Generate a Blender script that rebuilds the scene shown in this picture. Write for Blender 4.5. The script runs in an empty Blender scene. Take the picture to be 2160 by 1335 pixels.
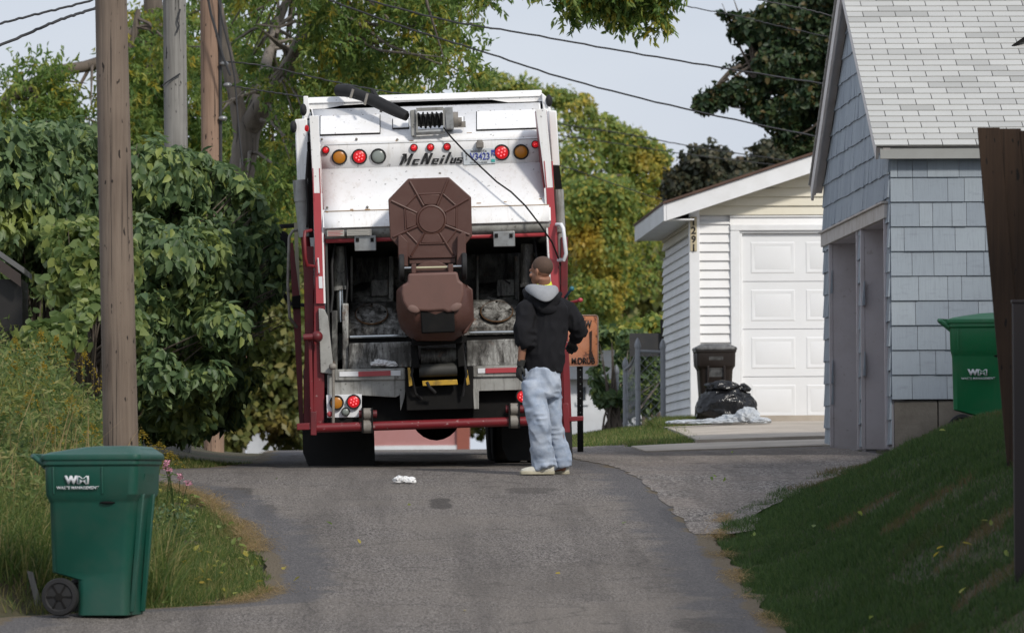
import bpy, bmesh, math, random
import numpy as np
from mathutils import Vector, Matrix, Euler
from math import radians as R, sin, cos, pi, atan, tan, sqrt
random.seed(7); RNG=np.random.default_rng(7)
S=bpy.context.scene; COL=S.collection
# ------------------------------------------------------------------ camera
FPX=13000.0; YH=1040.0
YAW=atan(480/FPX); PITCH=atan((YH-667.5)/FPX); ROLL=R(0.35)
CAMR=(Matrix.Rotation(-YAW,3,'Z')@Matrix.Rotation(pi/2+PITCH,3,'X')@Matrix.Rotation(-ROLL,3,'Z'))
cam=bpy.data.cameras.new('camera'); co=bpy.data.objects.new('camera',cam); COL.objects.link(co)
co.matrix_world=CAMR.to_4x4(); cam.sensor_width=36; cam.lens=FPX/2160*36
cam.clip_start=1; cam.clip_end=3000; S.camera=co
cam.dof.use_dof=True; cam.dof.focus_distance=53; cam.dof.aperture_fstop=6.5
def W(px,py,Y):
    """world point on the plane Y seen in direction px,py"""
    v=CAMR@Vector(((px-1080)/FPX,(667.5-py)/FPX,-1)); return v*(Y/v.y)
# ------------------------------------------------------------------ mesh builder
class MB:
    def __init__(s): s.v=[]; s.f=[]
    def add(s,vs,fs):
        n=len(s.v); s.v+= [Vector(p) for p in vs]; s.f+= [tuple(i+n for i in f) for f in fs]; return s
    def hexa(s,p):  # p: 4 bottom, 4 top (ccw from above)
        return s.add(p,[(3,2,1,0),(4,5,6,7),(0,1,5,4),(1,2,6,5),(2,3,7,6),(3,0,4,7)])
    def box(s,c,d,M=None):
        x,y,z=d[0]/2,d[1]/2,d[2]/2
        p=[Vector(q) for q in ((-x,-y,-z),(x,-y,-z),(x,y,-z),(-x,y,-z),(-x,-y,z),(x,-y,z),(x,y,z),(-x,y,z))]
        if M is not None: p=[M@q for q in p]
        return s.hexa([q+Vector(c) for q in p])
    def b2(s,a,b):  # box from min corner to max corner
        return s.box([(a[i]+b[i])/2 for i in range(3)],[abs(b[i]-a[i]) for i in range(3)])
    def prism(s,pts,e):
        n=len(pts); e=Vector(e); P=[Vector(p) for p in pts]
        s.add(P+[p+e for p in P],[tuple(range(n-1,-1,-1)),tuple(range(n,2*n))]+[(i,(i+1)%n,n+(i+1)%n,n+i) for i in range(n)]); return s
    def tube(s,path,r,n=10,cap=True,flat=1.0):
        path=[Vector(p) for p in path]; m=len(path)
        if not hasattr(r,'__len__'): r=[r]*m
        up=None; vs=[]
        for i,p in enumerate(path):
            t=(path[min(i+1,m-1)]-path[max(i-1,0)]).normalized()
            if up is None:
                up=Vector((0,0,1)) if abs(t.z)<.9 else Vector((0,1,0))
            a=t.cross(up)
            if a.length<1e-6: a=t.cross(Vector((1,0,0)))
            a.normalize(); b=a.cross(t).normalized(); up=b
            for k in range(n):
                w=2*pi*k/n; vs.append(p+a*cos(w)*r[i]+b*sin(w)*r[i]*flat)
        fs=[]
        for i in range(m-1):
            for k in range(n):
                q=i*n; fs.append((q+k,q+(k+1)%n,q+n+(k+1)%n,q+n+k))
        if cap: fs+= [tuple(range(n-1,-1,-1)),tuple(range((m-1)*n,m*n))]
        return s.add(vs,fs)
    def cyl(s,a,b,r,n=16,r2=None): return s.tube([a,b],[r,r if r2 is None else r2],n)
    def lathe(s,prof,M=Matrix.Identity(4),n=24,cap=True):
        """prof: (radius,height) list about local z"""
        vs=[];fs=[]
        for r,z in prof:
            for k in range(n): vs.append(M@Vector((r*cos(2*pi*k/n),r*sin(2*pi*k/n),z)))
        for i in range(len(prof)-1):
            for k in range(n): q=i*n; fs.append((q+k,q+(k+1)%n,q+n+(k+1)%n,q+n+k))
        if cap: fs+= [tuple(range(n-1,-1,-1)),tuple(range((len(prof)-1)*n,len(prof)*n))]
        return s.add(vs,fs)
    def loft(s,rings,cap=True):
        n=len(rings[0]); vs=[p for r in rings for p in r]; fs=[]
        for i in range(len(rings)-1):
            for k in range(n): q=i*n; fs.append((q+k,q+(k+1)%n,q+n+(k+1)%n,q+n+k))
        if cap: fs+= [tuple(range(n-1,-1,-1)),tuple(range((len(rings)-1)*n,len(rings)*n))]
        return s.add(vs,fs)
    def ell(s,c,r,n=16,m=10,M=None):
        c=Vector(c); rings=[]
        for j in range(m+1):
            a=-pi/2+pi*j/m; a=max(min(a,pi/2-.02),-pi/2+.02)
            ring=[]
            for k in range(n):
                w=2*pi*k/n; q=Vector((r[0]*cos(a)*cos(w),r[1]*cos(a)*sin(w),r[2]*sin(a)))
                if M is not None: q=M@q
                ring.append(c+q)
            rings.append(ring)
        return s.loft(rings)
    def sheet(s,a,b,c,d,nu=1,nv=1):
        a,b,c,d=map(Vector,(a,b,c,d)); vs=[];fs=[]
        for j in range(nv+1):
            for i in range(nu+1):
                u=i/nu; v=j/nv; vs.append((a*(1-u)+b*u)*(1-v)+(d*(1-u)+c*u)*v)
        for j in range(nv):
            for i in range(nu):
                q=j*(nu+1)+i; fs.append((q,q+1,q+nu+2,q+nu+1))
        return s.add(vs,fs)
    def xf(s,M):
        s.v=[M@v for v in s.v]; return s
    def build(s,name,mat,parent=None,smooth=None,bevel=0,seg=2,attr=None,solid=0):
        me=bpy.data.meshes.new(name)
        me.from_pydata([tuple(v) for v in s.v],[],s.f); me.update()
        mats=mat if isinstance(mat,(list,tuple)) else [mat]
        for m in mats: me.materials.append(m)
        o=bpy.data.objects.new(name,me); COL.objects.link(o)
        if parent: o.parent=parent
        if attr is not None:
            at=me.attributes.new('rnd','FLOAT','FACE'); at.data.foreach_set('value',attr)
        if solid:
            m=o.modifiers.new('solid','SOLIDIFY'); m.thickness=solid; m.offset=0
        if bevel:
            m=o.modifiers.new('bevel','BEVEL'); m.width=bevel; m.segments=seg; m.limit_method='ANGLE'; m.angle_limit=R(35)
            m.harden_normals=False
        if smooth is None: smooth = 40
        if smooth:
            me.shade_smooth() if hasattr(me,'shade_smooth') else None
            try: me.set_sharp_from_angle(angle=R(smooth))
            except Exception: pass
        return o
def empty(name,loc=(0,0,0),label=None,cat=None,group=None,rot=None,kind=None):
    o=bpy.data.objects.new(name,None); COL.objects.link(o); o.location=loc; o.empty_display_size=.2
    if rot: o.rotation_euler=rot
    tag(o,label,cat,group,kind); return o
def tag(o,label=None,cat=None,group=None,kind=None):
    if label: o['label']=label
    if cat: o['category']=cat
    if group: o['group']=group
    if kind: o['kind']=kind
    return o
def fmesh(name,V,F,mat,parent=None,attr=None,smooth=False):
    """numpy verts (n,3), faces (m,k)"""
    me=bpy.data.meshes.new(name); n=len(V); m,k=F.shape
    me.vertices.add(n); me.vertices.foreach_set('co',np.ascontiguousarray(V,dtype=np.float32).ravel())
    me.loops.add(m*k); me.loops.foreach_set('vertex_index',np.ascontiguousarray(F,dtype=np.int32).ravel())
    me.polygons.add(m); me.polygons.foreach_set('loop_start',np.arange(0,m*k,k,dtype=np.int32))
    try: me.polygons.foreach_set('loop_total',np.full(m,k,dtype=np.int32))
    except Exception: pass
    me.update(calc_edges=True); me.validate()
    if attr is not None and len(me.polygons)==m:
        at=me.attributes.new('rnd','FLOAT','FACE'); at.data.foreach_set('value',np.ascontiguousarray(attr,dtype=np.float32))
    if smooth: me.shade_smooth()
    me.materials.append(mat)
    o=bpy.data.objects.new(name,me); COL.objects.link(o)
    if parent: o.parent=parent
    return o
# ------------------------------------------------------------------ materials
class NT:
    def __init__(s,name):
        m=bpy.data.materials.new(name); m.use_nodes=True; s.m=m; s.t=m.node_tree; s.n=s.t.nodes; s.l=s.t.links
        s.b=s.n['Principled BSDF']; s.out=s.n['Material Output']; s.co=None
    def new(s,t,**k):
        x=s.n.new(t)
        for a,b in k.items(): setattr(x,a,b)
        return x
    def lk(s,a,b): s.l.new(a,b)
    def coord(s,kind='Object',scale=(1,1,1)):
        tc=s.new('ShaderNodeTexCoord'); mp=s.new('ShaderNodeMapping'); mp.inputs['Scale'].default_value=scale
        s.lk(tc.outputs[kind],mp.inputs['Vector']); return mp.outputs[0]
    def noise(s,scale,detail=4,rough=.6,vec=None,dist=0):
        x=s.new('ShaderNodeTexNoise'); x.inputs['Scale'].default_value=scale; x.inputs['Detail'].default_value=detail
        x.inputs['Roughness'].default_value=rough; x.inputs['Distortion'].default_value=dist
        if vec is None:
            if s.co is None: s.co=s.coord()
            vec=s.co
        s.lk(vec,x.inputs['Vector']); return x.outputs['Fac']
    def ramp(s,fac,stops,interp='LINEAR'):
        x=s.new('ShaderNodeValToRGB'); cr=x.color_ramp; cr.interpolation=interp
        while len(cr.elements)<len(stops): cr.elements.new(.5)
        for e,(p,c) in zip(cr.elements,stops):
            e.position=p; e.color=(c,c,c,1) if not hasattr(c,'__len__') else (*c[:3],1)
        s.lk(fac,x.inputs[0]); return x.outputs[0]
    def mix(s,fac,a,b,bt='MIX'):
        x=s.new('ShaderNodeMix',data_type='RGBA',blend_type=bt)
        for k,v in ((0,fac),(6,a),(7,b)):
            if hasattr(v,'default_value') or hasattr(v,'is_linked'): s.lk(v,x.inputs[k])
            elif k==0: x.inputs[0].default_value=v
            else: x.inputs[k].default_value=(*v[:3],1)
        return x.outputs[2]
    def bump(s,h,strength=.3,dist=.01):
        x=s.new('ShaderNodeBump'); x.inputs['Strength'].default_value=strength; x.inputs['Distance'].default_value=dist
        s.lk(h,x.inputs['Height']); s.lk(x.outputs[0],s.b.inputs['Normal']); return x
    def attr(s,name='rnd'):
        x=s.new('ShaderNodeAttribute'); x.attribute_name=name; return x.outputs['Fac']
    def col(s,v):
        if hasattr(v,'__len__'): s.b.inputs['Base Color'].default_value=(*v[:3],1)
        else: s.lk(v,s.b.inputs['Base Color'])
    def set(s,rough=None,metal=None,spec=None):
        if rough is not None:
            if isinstance(rough,(int,float)): s.b.inputs['Roughness'].default_value=rough
            else: s.lk(rough,s.b.inputs['Roughness'])
        if metal is not None: s.b.inputs['Metallic'].default_value=metal
        if spec is not None: s.b.inputs['Specular IOR Level'].default_value=spec
def paint(name,c,dirt=(.12,.1,.08),amt=.35,scale=3,rough=.45,metal=0,spots=0,streak=False,bump=0,bscale=60,var=.15,rough2=None,spotc=(.03,.025,.02)):
    t=NT(name); 
    n1=t.noise(scale,6,.65)
    f=t.ramp(n1,[(.42,0),(.75,1)])
    dk=tuple(x*(1-var) for x in c)
    base=t.mix(t.noise(scale*.6,3),c,dk)
    mx=t.new('ShaderNodeMath',operation='MULTIPLY'); t.lk(f,mx.inputs[0]); mx.inputs[1].default_value=amt
    c1=t.mix(mx.outputs[0],base,dirt)
    if streak:
        v=t.coord('Object',(14,14,.9)); n2=t.noise(1.6,5,.7,vec=v)
        f2=t.ramp(n2,[(.53,0),(.7,1)]); m2=t.new('ShaderNodeMath',operation='MULTIPLY'); t.lk(f2,m2.inputs[0]); m2.inputs[1].default_value=(streak if streak is not True else .5)
        c1=t.mix(m2.outputs[0],c1,dirt)
    if spots:
        n3=t.noise(26,3,.55); f3=t.ramp(n3,[(.66,0),(.71,1)]); m3=t.new('ShaderNodeMath',operation='MULTIPLY'); t.lk(f3,m3.inputs[0]); m3.inputs[1].default_value=spots
        c1=t.mix(m3.outputs[0],c1,spotc)
    t.col(c1); t.set(rough,metal)
    if bump: t.bump(t.noise(bscale,4,.6),bump,.01)
    return t.m
def flat(name,c,rough=.6,metal=0,emit=None,es=1,spec=None):
    t=NT(name); t.set(rough,metal,spec)
    t.col(t.mix(t.noise(9,3),c,tuple(x*.85 for x in c)))
    if emit:
        t.b.inputs['Emission Color'].default_value=(*emit,1); t.b.inputs['Emission Strength'].default_value=es
    return t.m
def leafmat(name,stops,rough=.5,trans=.45,spec=.4,patch=None,pscale=.35):
    t=NT(name); c=t.ramp(t.attr(),stops)
    if patch:
        n=t.noise(pscale,4,.6); f=t.ramp(n,[(patch[1],0),(patch[2],1)])
        a=t.new('ShaderNodeMath',operation='MULTIPLY'); t.lk(f,a.inputs[0]); 
        sel=t.ramp(t.attr(),[(0,.3),(.4,1),(.7,1),(1,.5)]); t.lk(sel,a.inputs[1])
        c=t.mix(a.outputs[0],c,patch[0])
    t.col(c); t.set(rough,None,spec)
    tr=t.new('ShaderNodeBsdfTranslucent'); hs=t.new('ShaderNodeHueSaturation'); hs.inputs['Value'].default_value=1.3
    t.lk(c,hs.inputs['Color']); t.lk(hs.outputs[0],tr.inputs['Color'])
    mx=t.new('ShaderNodeMixShader'); mx.inputs[0].default_value=trans
    t.lk(t.b.outputs[0],mx.inputs[1]); t.lk(tr.outputs[0],mx.inputs[2]); t.lk(mx.outputs[0],t.out.inputs['Surface'])
    return t.m
# ------------------------------------------------------------------ text
def text(name,s,M,height,mat,parent,extrude=.001,bold=0,shear=0,width=None,space=1.0,align='CENTER'):
    """text standing in the plane M (local x right, y up); M maps text plane to parent space"""
    cu=bpy.data.curves.new(name,'FONT'); cu.body=s; cu.size=1; cu.extrude=0; cu.offset=bold; cu.shear=shear
    cu.align_x=align; cu.align_y='CENTER'; cu.space_character=space; cu.resolution_u=3
    o=bpy.data.objects.new(name,cu); COL.objects.link(o)
    dg=bpy.context.evaluated_depsgraph_get(); me=bpy.data.meshes.new_from_object(o.evaluated_get(dg))
    bpy.data.objects.remove(o); 
    V=np.array([v.co[:] for v in me.vertices]); 
    mn=V.min(0); mx=V.max(0); sc=height/(mx[1]-mn[1]); sx=sc if width is None else width/(mx[0]-mn[0])
    cx=(mn[0]+mx[0])/2; cy=(mn[1]+mx[1])/2
    for v in me.vertices: v.co=M@Vector(((v.co.x-cx)*sx,(v.co.y-cy)*sc,0))
    me.materials.append(mat)
    n=bpy.data.objects.new(name,me); COL.objects.link(n); n.parent=parent
    m=n.modifiers.new('solid','SOLIDIFY'); m.thickness=extrude; m.offset=0
    me.name=name
    return n
def face_cam(loc):   # text plane facing -Y: x right, y -> z
    return Matrix.Translation(loc)@Matrix.Rotation(pi/2,4,'X')
# ------------------------------------------------------------------ foliage
def rand_unit(n,rng):
    v=rng.normal(size=(n,3)); return v/np.linalg.norm(v,axis=1,keepdims=True)
def leaves(P,N,size,rng,shape='ovate',droop=.5,name='foliage',mat=None,parent=None,attr=None,aspect=.55):
    """one leaf per point; N rough outward normals"""
    n=len(P)
    size=np.broadcast_to(np.asarray(size,dtype=float),(n,))*rng.uniform(.7,1.25,n)
    nn=N+rng.normal(size=(n,3))*.55; nn/=np.linalg.norm(nn,axis=1,keepdims=True)
    d=rng.normal(size=(n,3)); d[:,2]-=droop*1.6; d+=N*.3
    d-=nn*(d*nn).sum(1,keepdims=True); d/=np.linalg.norm(d,axis=1,keepdims=True)+1e-9
    s=np.cross(nn,d); L=size[:,None]; Wd=L*aspect*.5; fold=L*.10
    if shape=='rhomb':
        V=np.stack([P,P+d*L*.5+s*Wd,P+d*L,P+d*L*.5-s*Wd],1)
        F=(np.arange(n)[:,None]*4+np.array([[0,1,2,3]]))
        att=rng.uniform(0,1,n) if attr is None else attr
        return fmesh(name,V.reshape(-1,3),F,mat,parent,att)
    # ovate: base, l1,l2,tip,r2,r1, folded along the midrib
    b=P; t=P+d*L-nn*L*.12; m=P+d*L*.5+nn*0
    l1=P+d*L*.22+s*Wd*.9+nn*fold; l2=P+d*L*.6+s*Wd*.85+nn*fold*.6
    r1=P+d*L*.22-s*Wd*.9+nn*fold; r2=P+d*L*.6-s*Wd*.85+nn*fold*.6
    V=np.stack([b,l1,l2,t,r2,r1],1)
    i=np.arange(n)[:,None]*6
    F=np.concatenate([i+np.array([[0,1,2,3]]),i+np.array([[3,4,5,0]])],0)
    att=rng.uniform(0,1,n) if attr is None else attr
    return fmesh(name,V.reshape(-1,3),F,mat,parent,np.concatenate([att,att]))
def vnoise(P,scale,seed=0):
    """cheap value noise, P (n,3)"""
    Q=P*scale+seed*17.3; I=np.floor(Q).astype(int); f=Q-I; f=f*f*(3-2*f); r=0
    def h(a,b,c):
        x=(a*374761393+b*668265263+c*2147483647+seed*144665)&0xffffffff
        x=((x^(x>>13))*1274126177)&0xffffffff; return ((x^(x>>16))&0xffff)/65535.0
    for dx in (0,1):
        for dy in (0,1):
            for dz in (0,1):
                w=(f[:,0] if dx else 1-f[:,0])*(f[:,1] if dy else 1-f[:,1])*(f[:,2] if dz else 1-f[:,2])
                r=r+w*h(I[:,0]+dx,I[:,1]+dy,I[:,2]+dz)
    return r
def blobpts(blobs,n,rng,shell=.55,gap=0,gscale=1.2,seed=0):
    """points in a union of ellipsoids (c,r), denser near the surface; returns P,N"""
    vol=np.array([b[1][0]*b[1][1]*b[1][2] for b in blobs])**(.75); vol/=vol.sum(); Ps=[];Ns=[]
    for (c,r),w in zip(blobs,vol):
        k=int(n*w)+1; u=rand_unit(k,rng); rad=1-(1-shell)*rng.uniform(0,1,k)**1.5
        wob=1+.28*(vnoise(u*2.3+np.array(c),1.4,seed)-.5)*2
        p=np.array(c)+u*(rad*wob)[:,None]*np.array(r); Ps.append(p); Ns.append(u)
    P=np.concatenate(Ps);N=np.concatenate(Ns)
    if gap:
        k=vnoise(P,gscale,seed+3)>gap; P=P[k];N=N[k]
    return P,N
# ------------------------------------------------------------------ shared materials
M={}
M['white']=paint('white truck paint',(.88,.88,.88),dirt=(.42,.34,.24),amt=.16,scale=1.4,rough=.42,spots=.5,streak=.26,var=.03)
M['white_rusty']=paint('white paint with rust runs',(.74,.74,.72),dirt=(.36,.22,.09),amt=.55,scale=5,rough=.5,spots=.6,streak=.3)
M['grey_white']=paint('grey white paint',(.40,.40,.38),dirt=(.08,.072,.06),amt=.8,scale=3,rough=.5,spots=.6,streak=.8)
M['hopper']=paint('worn hopper steel',(.19,.19,.17),dirt=(.025,.022,.018),amt=1,scale=3.5,rough=.55,spots=.6,streak=.7,bump=.3)
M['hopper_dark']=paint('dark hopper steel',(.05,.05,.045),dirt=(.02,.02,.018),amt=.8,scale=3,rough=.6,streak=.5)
M['sill']=paint('scraped sill steel',(.42,.42,.40),dirt=(.028,.025,.022),amt=1,scale=5,rough=.5,spots=.8,streak=1,bump=.4)
M['red']=paint('red truck paint',(.20,.014,.020),dirt=(.10,.02,.02),amt=.5,scale=4,rough=.42,spots=.4,spotc=(.5,.4,.38))
M['dkred']=paint('dark red paint',(.16,.012,.018),dirt=(.03,.015,.015),amt=.7,scale=4,rough=.5)
M['redtape']=flat('red reflective tape',(.44,.06,.07),.35)
M['whitetape']=flat('white reflective tape',(.82,.83,.86),.35)
M['black']=paint('black steel',(.009,.009,.009),dirt=(.025,.022,.02),amt=.4,scale=6,rough=.55)
M['rubber']=paint('black rubber',(.012,.012,.013),dirt=(.03,.028,.026),amt=.4,scale=5,rough=.75)
M['steel']=paint('bare steel',(.35,.36,.36),dirt=(.10,.08,.06),amt=.6,scale=12,rough=.4,metal=.6,spots=.3)
M['clamp']=paint('worn steel clamp',(.28,.26,.23),dirt=(.08,.06,.05),amt=.7,scale=9,rough=.55)
M['chrome']=flat('polished rod',(.5,.52,.52),.2,.9)
M['yellow']=paint('worn yellow paint',(.55,.33,.03),dirt=(.05,.03,.02),amt=1,scale=14,rough=.5,spots=.8)
M['brown']=paint('brown cart plastic',(.088,.036,.026),dirt=(.14,.08,.065),amt=.4,scale=4,rough=.5,bump=.12,bscale=140,spots=.12)
M['brown_scuff']=paint('scuffed brown plastic',(.20,.12,.10),dirt=(.12,.06,.05),amt=.5,scale=9,rough=.7)
M['green']=paint('dark green cart plastic',(.006,.080,.055),dirt=(.05,.085,.065),amt=.55,scale=3,rough=.42,bump=.1,bscale=220)
M['green2']=paint('bright green cart plastic',(.008,.17,.06),dirt=(.07,.15,.08),amt=.5,scale=3,rough=.42,bump=.1,bscale=220,streak=.2)
M['ink_black']=flat('black lettering',(.008,.008,.009),.5)
M['ink_white']=flat('white lettering',(.62,.64,.66),.55)
M['ink_blue']=flat('blue lettering',(.04,.06,.33),.5)
M['ink_grey']=flat('grey lettering',(.28,.28,.27),.6)
M['led']=flat('lit red lamp',(.45,.01,.012),.3,emit=(1,.02,.03),es=.3)
M['ledhot']=flat('bright red diodes',(1,.2,.2),.3,emit=(1,.12,.14),es=1.8)
M['reddark']=flat('unlit red lamp',(.30,.01,.015),.3)
M['amber']=flat('amber lamp lens',(.50,.19,.015),.3)
M['clear']=flat('grey clear lamp lens',(.24,.27,.25),.25)
M['plate']=flat('licence plate',(.56,.60,.63),.45)
M['teal']=flat('teal sticker',(.05,.42,.38),.5)
def wood(name,c1,c2,scale=1,crack=.8,rough=.85,knots=True,axis=(22,22,.8)):
    t=NT(name); v=t.coord('Object',tuple(a*scale for a in axis))
    n=t.noise(1.5,8,.7,vec=v,dist=.4); c=t.mix(t.ramp(n,[(.3,0),(.7,1)]),c1,c2)
    big=t.noise(1.1,3); c=t.mix(t.ramp(big,[(.35,0),(.7,.6)]),c,tuple(x*1.35 for x in c1))
    v2=t.coord('Object',(30*scale,30*scale,.45*scale)); cr=t.ramp(t.noise(1.3,3,.5,vec=v2),[(.33,1),(.38,0)])
    m=t.new('ShaderNodeMath',operation='MULTIPLY'); t.lk(cr,m.inputs[0]); m.inputs[1].default_value=crack
    c=t.mix(m.outputs[0],c,tuple(x*.18 for x in c2))
    if knots:
        v3=t.coord('Object',(34,34,13)); sp=t.ramp(t.noise(1.0,1,.4,vec=v3),[(.70,0),(.74,1)])
        c=t.mix(sp,c,tuple(x*.25 for x in c2))
    t.col(c); t.set(rough); t.bump(n,.55,.02); return t.m
M['pole1']=wood('brown weathered pole wood',(.20,.155,.12),(.085,.060,.045))
M['pole2']=wood('grey weathered pole wood',(.24,.23,.21),(.075,.068,.06),crack=1)
M['pole3']=wood('tan pole wood',(.30,.20,.14),(.13,.075,.05))
M['bark']=wood('tree bark',(.15,.12,.095),(.05,.04,.032),scale=.6,knots=False)
M['bark_grey']=wood('grey bark',(.20,.17,.14),(.07,.058,.048),scale=.5,knots=False)
M['fencewood']=wood('dark brown fence board',(.050,.027,.014),(.016,.008,.004),scale=.8,crack=.5)
M['postpaint']=paint('dark red brown post paint',(.014,.007,.007),dirt=(.01,.007,.007),amt=.5)
M['wire']=flat('black cable',(.03,.03,.032),.6)
M['galv']=paint('galvanised steel',(.33,.34,.36),dirt=(.2,.2,.2),amt=.4,rough=.5,metal=.2)

M['black'].node_tree.nodes['Principled BSDF'].inputs['Specular IOR Level'].default_value=.15; M['black'].node_tree.nodes['Principled BSDF'].inputs['Roughness'].default_value=.8
def grime(name,hi,mid,lo,rough=.55):
    t=NT(name); v=t.coord('Object',(9,9,2.2)); n=t.noise(1.4,7,.72,vec=v,dist=.5); c=t.ramp(n,[(.40,lo),(.48,mid),(.60,hi)])
    n2=t.noise(2.2,5,.65); c=t.mix(t.ramp(n2,[(.45,0),(.60,.85)]),c,lo); n3=t.noise(34,3,.6); c=t.mix(t.ramp(n3,[(.60,0),(.66,.7)]),c,(.012,.010,.009))
    n4=t.noise(5,4,.7); c=t.mix(t.ramp(n4,[(.62,0),(.72,.7)]),c,(.13,.06,.025)); t.col(c); t.set(rough); t.bump(n,.4,.008); return t.m
M['sill']=grime('scraped grimy sill steel',(.42,.42,.40),(.17,.165,.155),(.030,.027,.023))
M['hopper']=grime('grimy hopper steel',(.21,.21,.19),(.10,.10,.09),(.022,.02,.018))
# ------------------------------------------------------------------ light, sky
SUN_EL=R(38); SUN_AZ=R(149)    # azimuth clockwise from +Y (behind the camera, to the right)
sd=Vector((sin(SUN_AZ)*cos(SUN_EL),cos(SUN_AZ)*cos(SUN_EL),sin(SUN_EL)))
sl=bpy.data.lights.new('sun','SUN'); sl.energy=2.6; sl.angle=R(6.0); sl.color=(1,.95,.87)
so=bpy.data.objects.new('sun',sl); COL.objects.link(so); so.rotation_euler=sd.to_track_quat('Z','Y').to_euler(); so.location=sd*60
wd=bpy.data.worlds.new('World'); S.world=wd; wd.use_nodes=True; nt=wd.node_tree; bg=nt.nodes['Background']
sk=nt.nodes.new('ShaderNodeTexSky'); sk.sky_type='NISHITA'; sk.sun_disc=False; sk.sun_elevation=SUN_EL; sk.sun_rotation=SUN_AZ
sk.air_density=1.2; sk.dust_density=2.0
tc=nt.nodes.new('ShaderNodeTexCoord'); mp=nt.nodes.new('ShaderNodeMapping'); mp.inputs['Scale'].default_value=(6,6,16)
nz=nt.nodes.new('ShaderNodeTexNoise'); nz.inputs['Scale'].default_value=1.1; nz.inputs['Detail'].default_value=4; nz.inputs['Roughness'].default_value=.5
rp=nt.nodes.new('ShaderNodeValToRGB'); rp.color_ramp.elements[0].position=.30; rp.color_ramp.elements[0].color=(4.9,5.4,6.5,1); rp.color_ramp.elements[1].position=.72; rp.color_ramp.elements[1].color=(6.2,6.6,7.4,1)
mx=nt.nodes.new('ShaderNodeMix'); mx.data_type='RGBA'; mx.inputs[0].default_value=.86
L=nt.links.new
L(tc.outputs['Generated'],mp.inputs[0]); L(mp.outputs[0],nz.inputs['Vector']); L(nz.outputs['Fac'],rp.inputs[0])
L(sk.outputs[0],mx.inputs[6]); L(rp.outputs[0],mx.inputs[7]); L(mx.outputs[2],bg.inputs['Color']); bg.inputs['Strength'].default_value=.120
S.view_settings.view_transform='Standard'; S.view_settings.look='None'; S.view_settings.exposure=0; S.view_settings.gamma=1
S.render.engine='CYCLES'; S.cycles.max_bounces=6; S.cycles.transparent_max_bounces=12; S.cycles.use_denoising=True
S.cycles.diffuse_bounces=3; S.cycles.glossy_bounces=3
# ------------------------------------------------------------------ terrain
_rz=[(-30,-1.8),(0,-1.75),(20,-1.62),(30,-1.37),(36,-1.08),(39,-.885),(42,-.615),(45,-.345),(48,-.09),(50.5,.115),(53.5,.235),(58,.33),(64,.44),(72,.52),(85,.56),(110,.5),(160,0),(260,-1.5),(600,-6)]
def road(Y): return np.interp(Y,[a for a,_ in _rz],[b for _,b in _rz])
def roadS(Y): return sum(road(Y+d)*w for d,w in ((-1.5,.2),(-.7,.2),(0,.2),(.7,.2),(1.5,.2)))
def sst(x): x=np.clip(x,0,1); return x*x*(3-2*x)
_xe=[(0,3.3),(34,3.3),(39,3.16),(40.5,3.1),(42.7,3.13),(45,3.17),(47,3.38),(49.5,4.02),(52,4.62),(54.2,5.2),(55,5.6),(56,30),(600,30)]
def xe(Y): return np.interp(Y,[a for a,_ in _xe],[b for _,b in _xe])
_xl=[(0,-3),(36,-2.5),(38.6,-2.2),(40.1,-1.9),(40.9,-.35),(41.6,-.14),(43,-.16),(45,-.26),(46.5,-.40),(48.5,-.62),(50.2,-.95),(51.0,-1.6),(53.0,-1.7),(54,-.7),(56,-.32),(60,-.25),(75,-.2),(200,-.2)]
def xl(Y): return np.interp(Y,[a for a,_ in _xl],[b for _,b in _xl])
_xr=[(0,3.4),(39,3.18),(43,3.12),(46.5,3.12),(50,3.05),(53,2.95),(57,2.82),(62,2.75),(75,2.8),(200,2.8)]
def xr(Y): return np.interp(Y,[a for a,_ in _xr],[b for _,b in _xr])
def H(X,Y):
    X=np.asarray(X,dtype=float); Y=np.asarray(Y,dtype=float)
    z=roadS(Y)
    d=X-xe(Y); amp=np.interp(Y,[30,40,46,50,54,56],[.9,1.0,.78,.62,.45,.45])
    z=z+amp*sst(d/2.1)*(d>0)
    z=z+.20*sst((Y-60)/11)*sst((X-2.3)/2.2)*(1-sst((Y-120)/60))
    z=z+.022*np.clip(X-3,0,2.5)*sst((Y-53)/3)*(1-sst((Y-90)/60))   # apron climbs gently to the garages
    dl=xl(Y)-X; z=z+.42*sst((dl-.1)/2.6)*(dl>0)
    z=z-.05*sst(np.abs(X-1.35)/1.6)*(np.abs(X-1.35)<3)*0
    return z
def h(X,Y): return float(H(X,Y))
def grid(name,xs_fn,ys,nu,off,mat,noise_edge=0.0,attr=True):
    """sheet following the ground between xs_fn(Y)->(x0,x1)"""
    V=[];E=[]
    rr=np.random.default_rng(3)
    for j,Y in enumerate(ys):
        a,b=xs_fn(Y)
        a+=noise_edge*(vnoise(np.array([[Y*2.1,0.,1.]]),1.)[0]-.5)+noise_edge*.6*(vnoise(np.array([[Y*9,3.,1.]]),1.)[0]-.5)
        b+=noise_edge*(vnoise(np.array([[Y*2.1,9.,5.]]),1.)[0]-.5)+noise_edge*.6*(vnoise(np.array([[Y*9,13.,1.]]),1.)[0]-.5)
        for i in range(nu+1):
            u=i/nu; X=a*(1-u)+b*u; V.append((X,Y,h(X,Y)+off)); E.append(min(X-a,b-X))
    F=[(j*(nu+1)+i,j*(nu+1)+i+1,(j+1)*(nu+1)+i+1,(j+1)*(nu+1)+i) for j in range(len(ys)-1) for i in range(nu)]
    o=fmesh(name,np.array(V),np.array(F),mat,smooth=True)
    if attr:
        at=o.data.attributes.new('edge','FLOAT','POINT'); at.data.foreach_set('value',np.array(E,dtype=np.float32))
    return tag(o,kind='structure')
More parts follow.
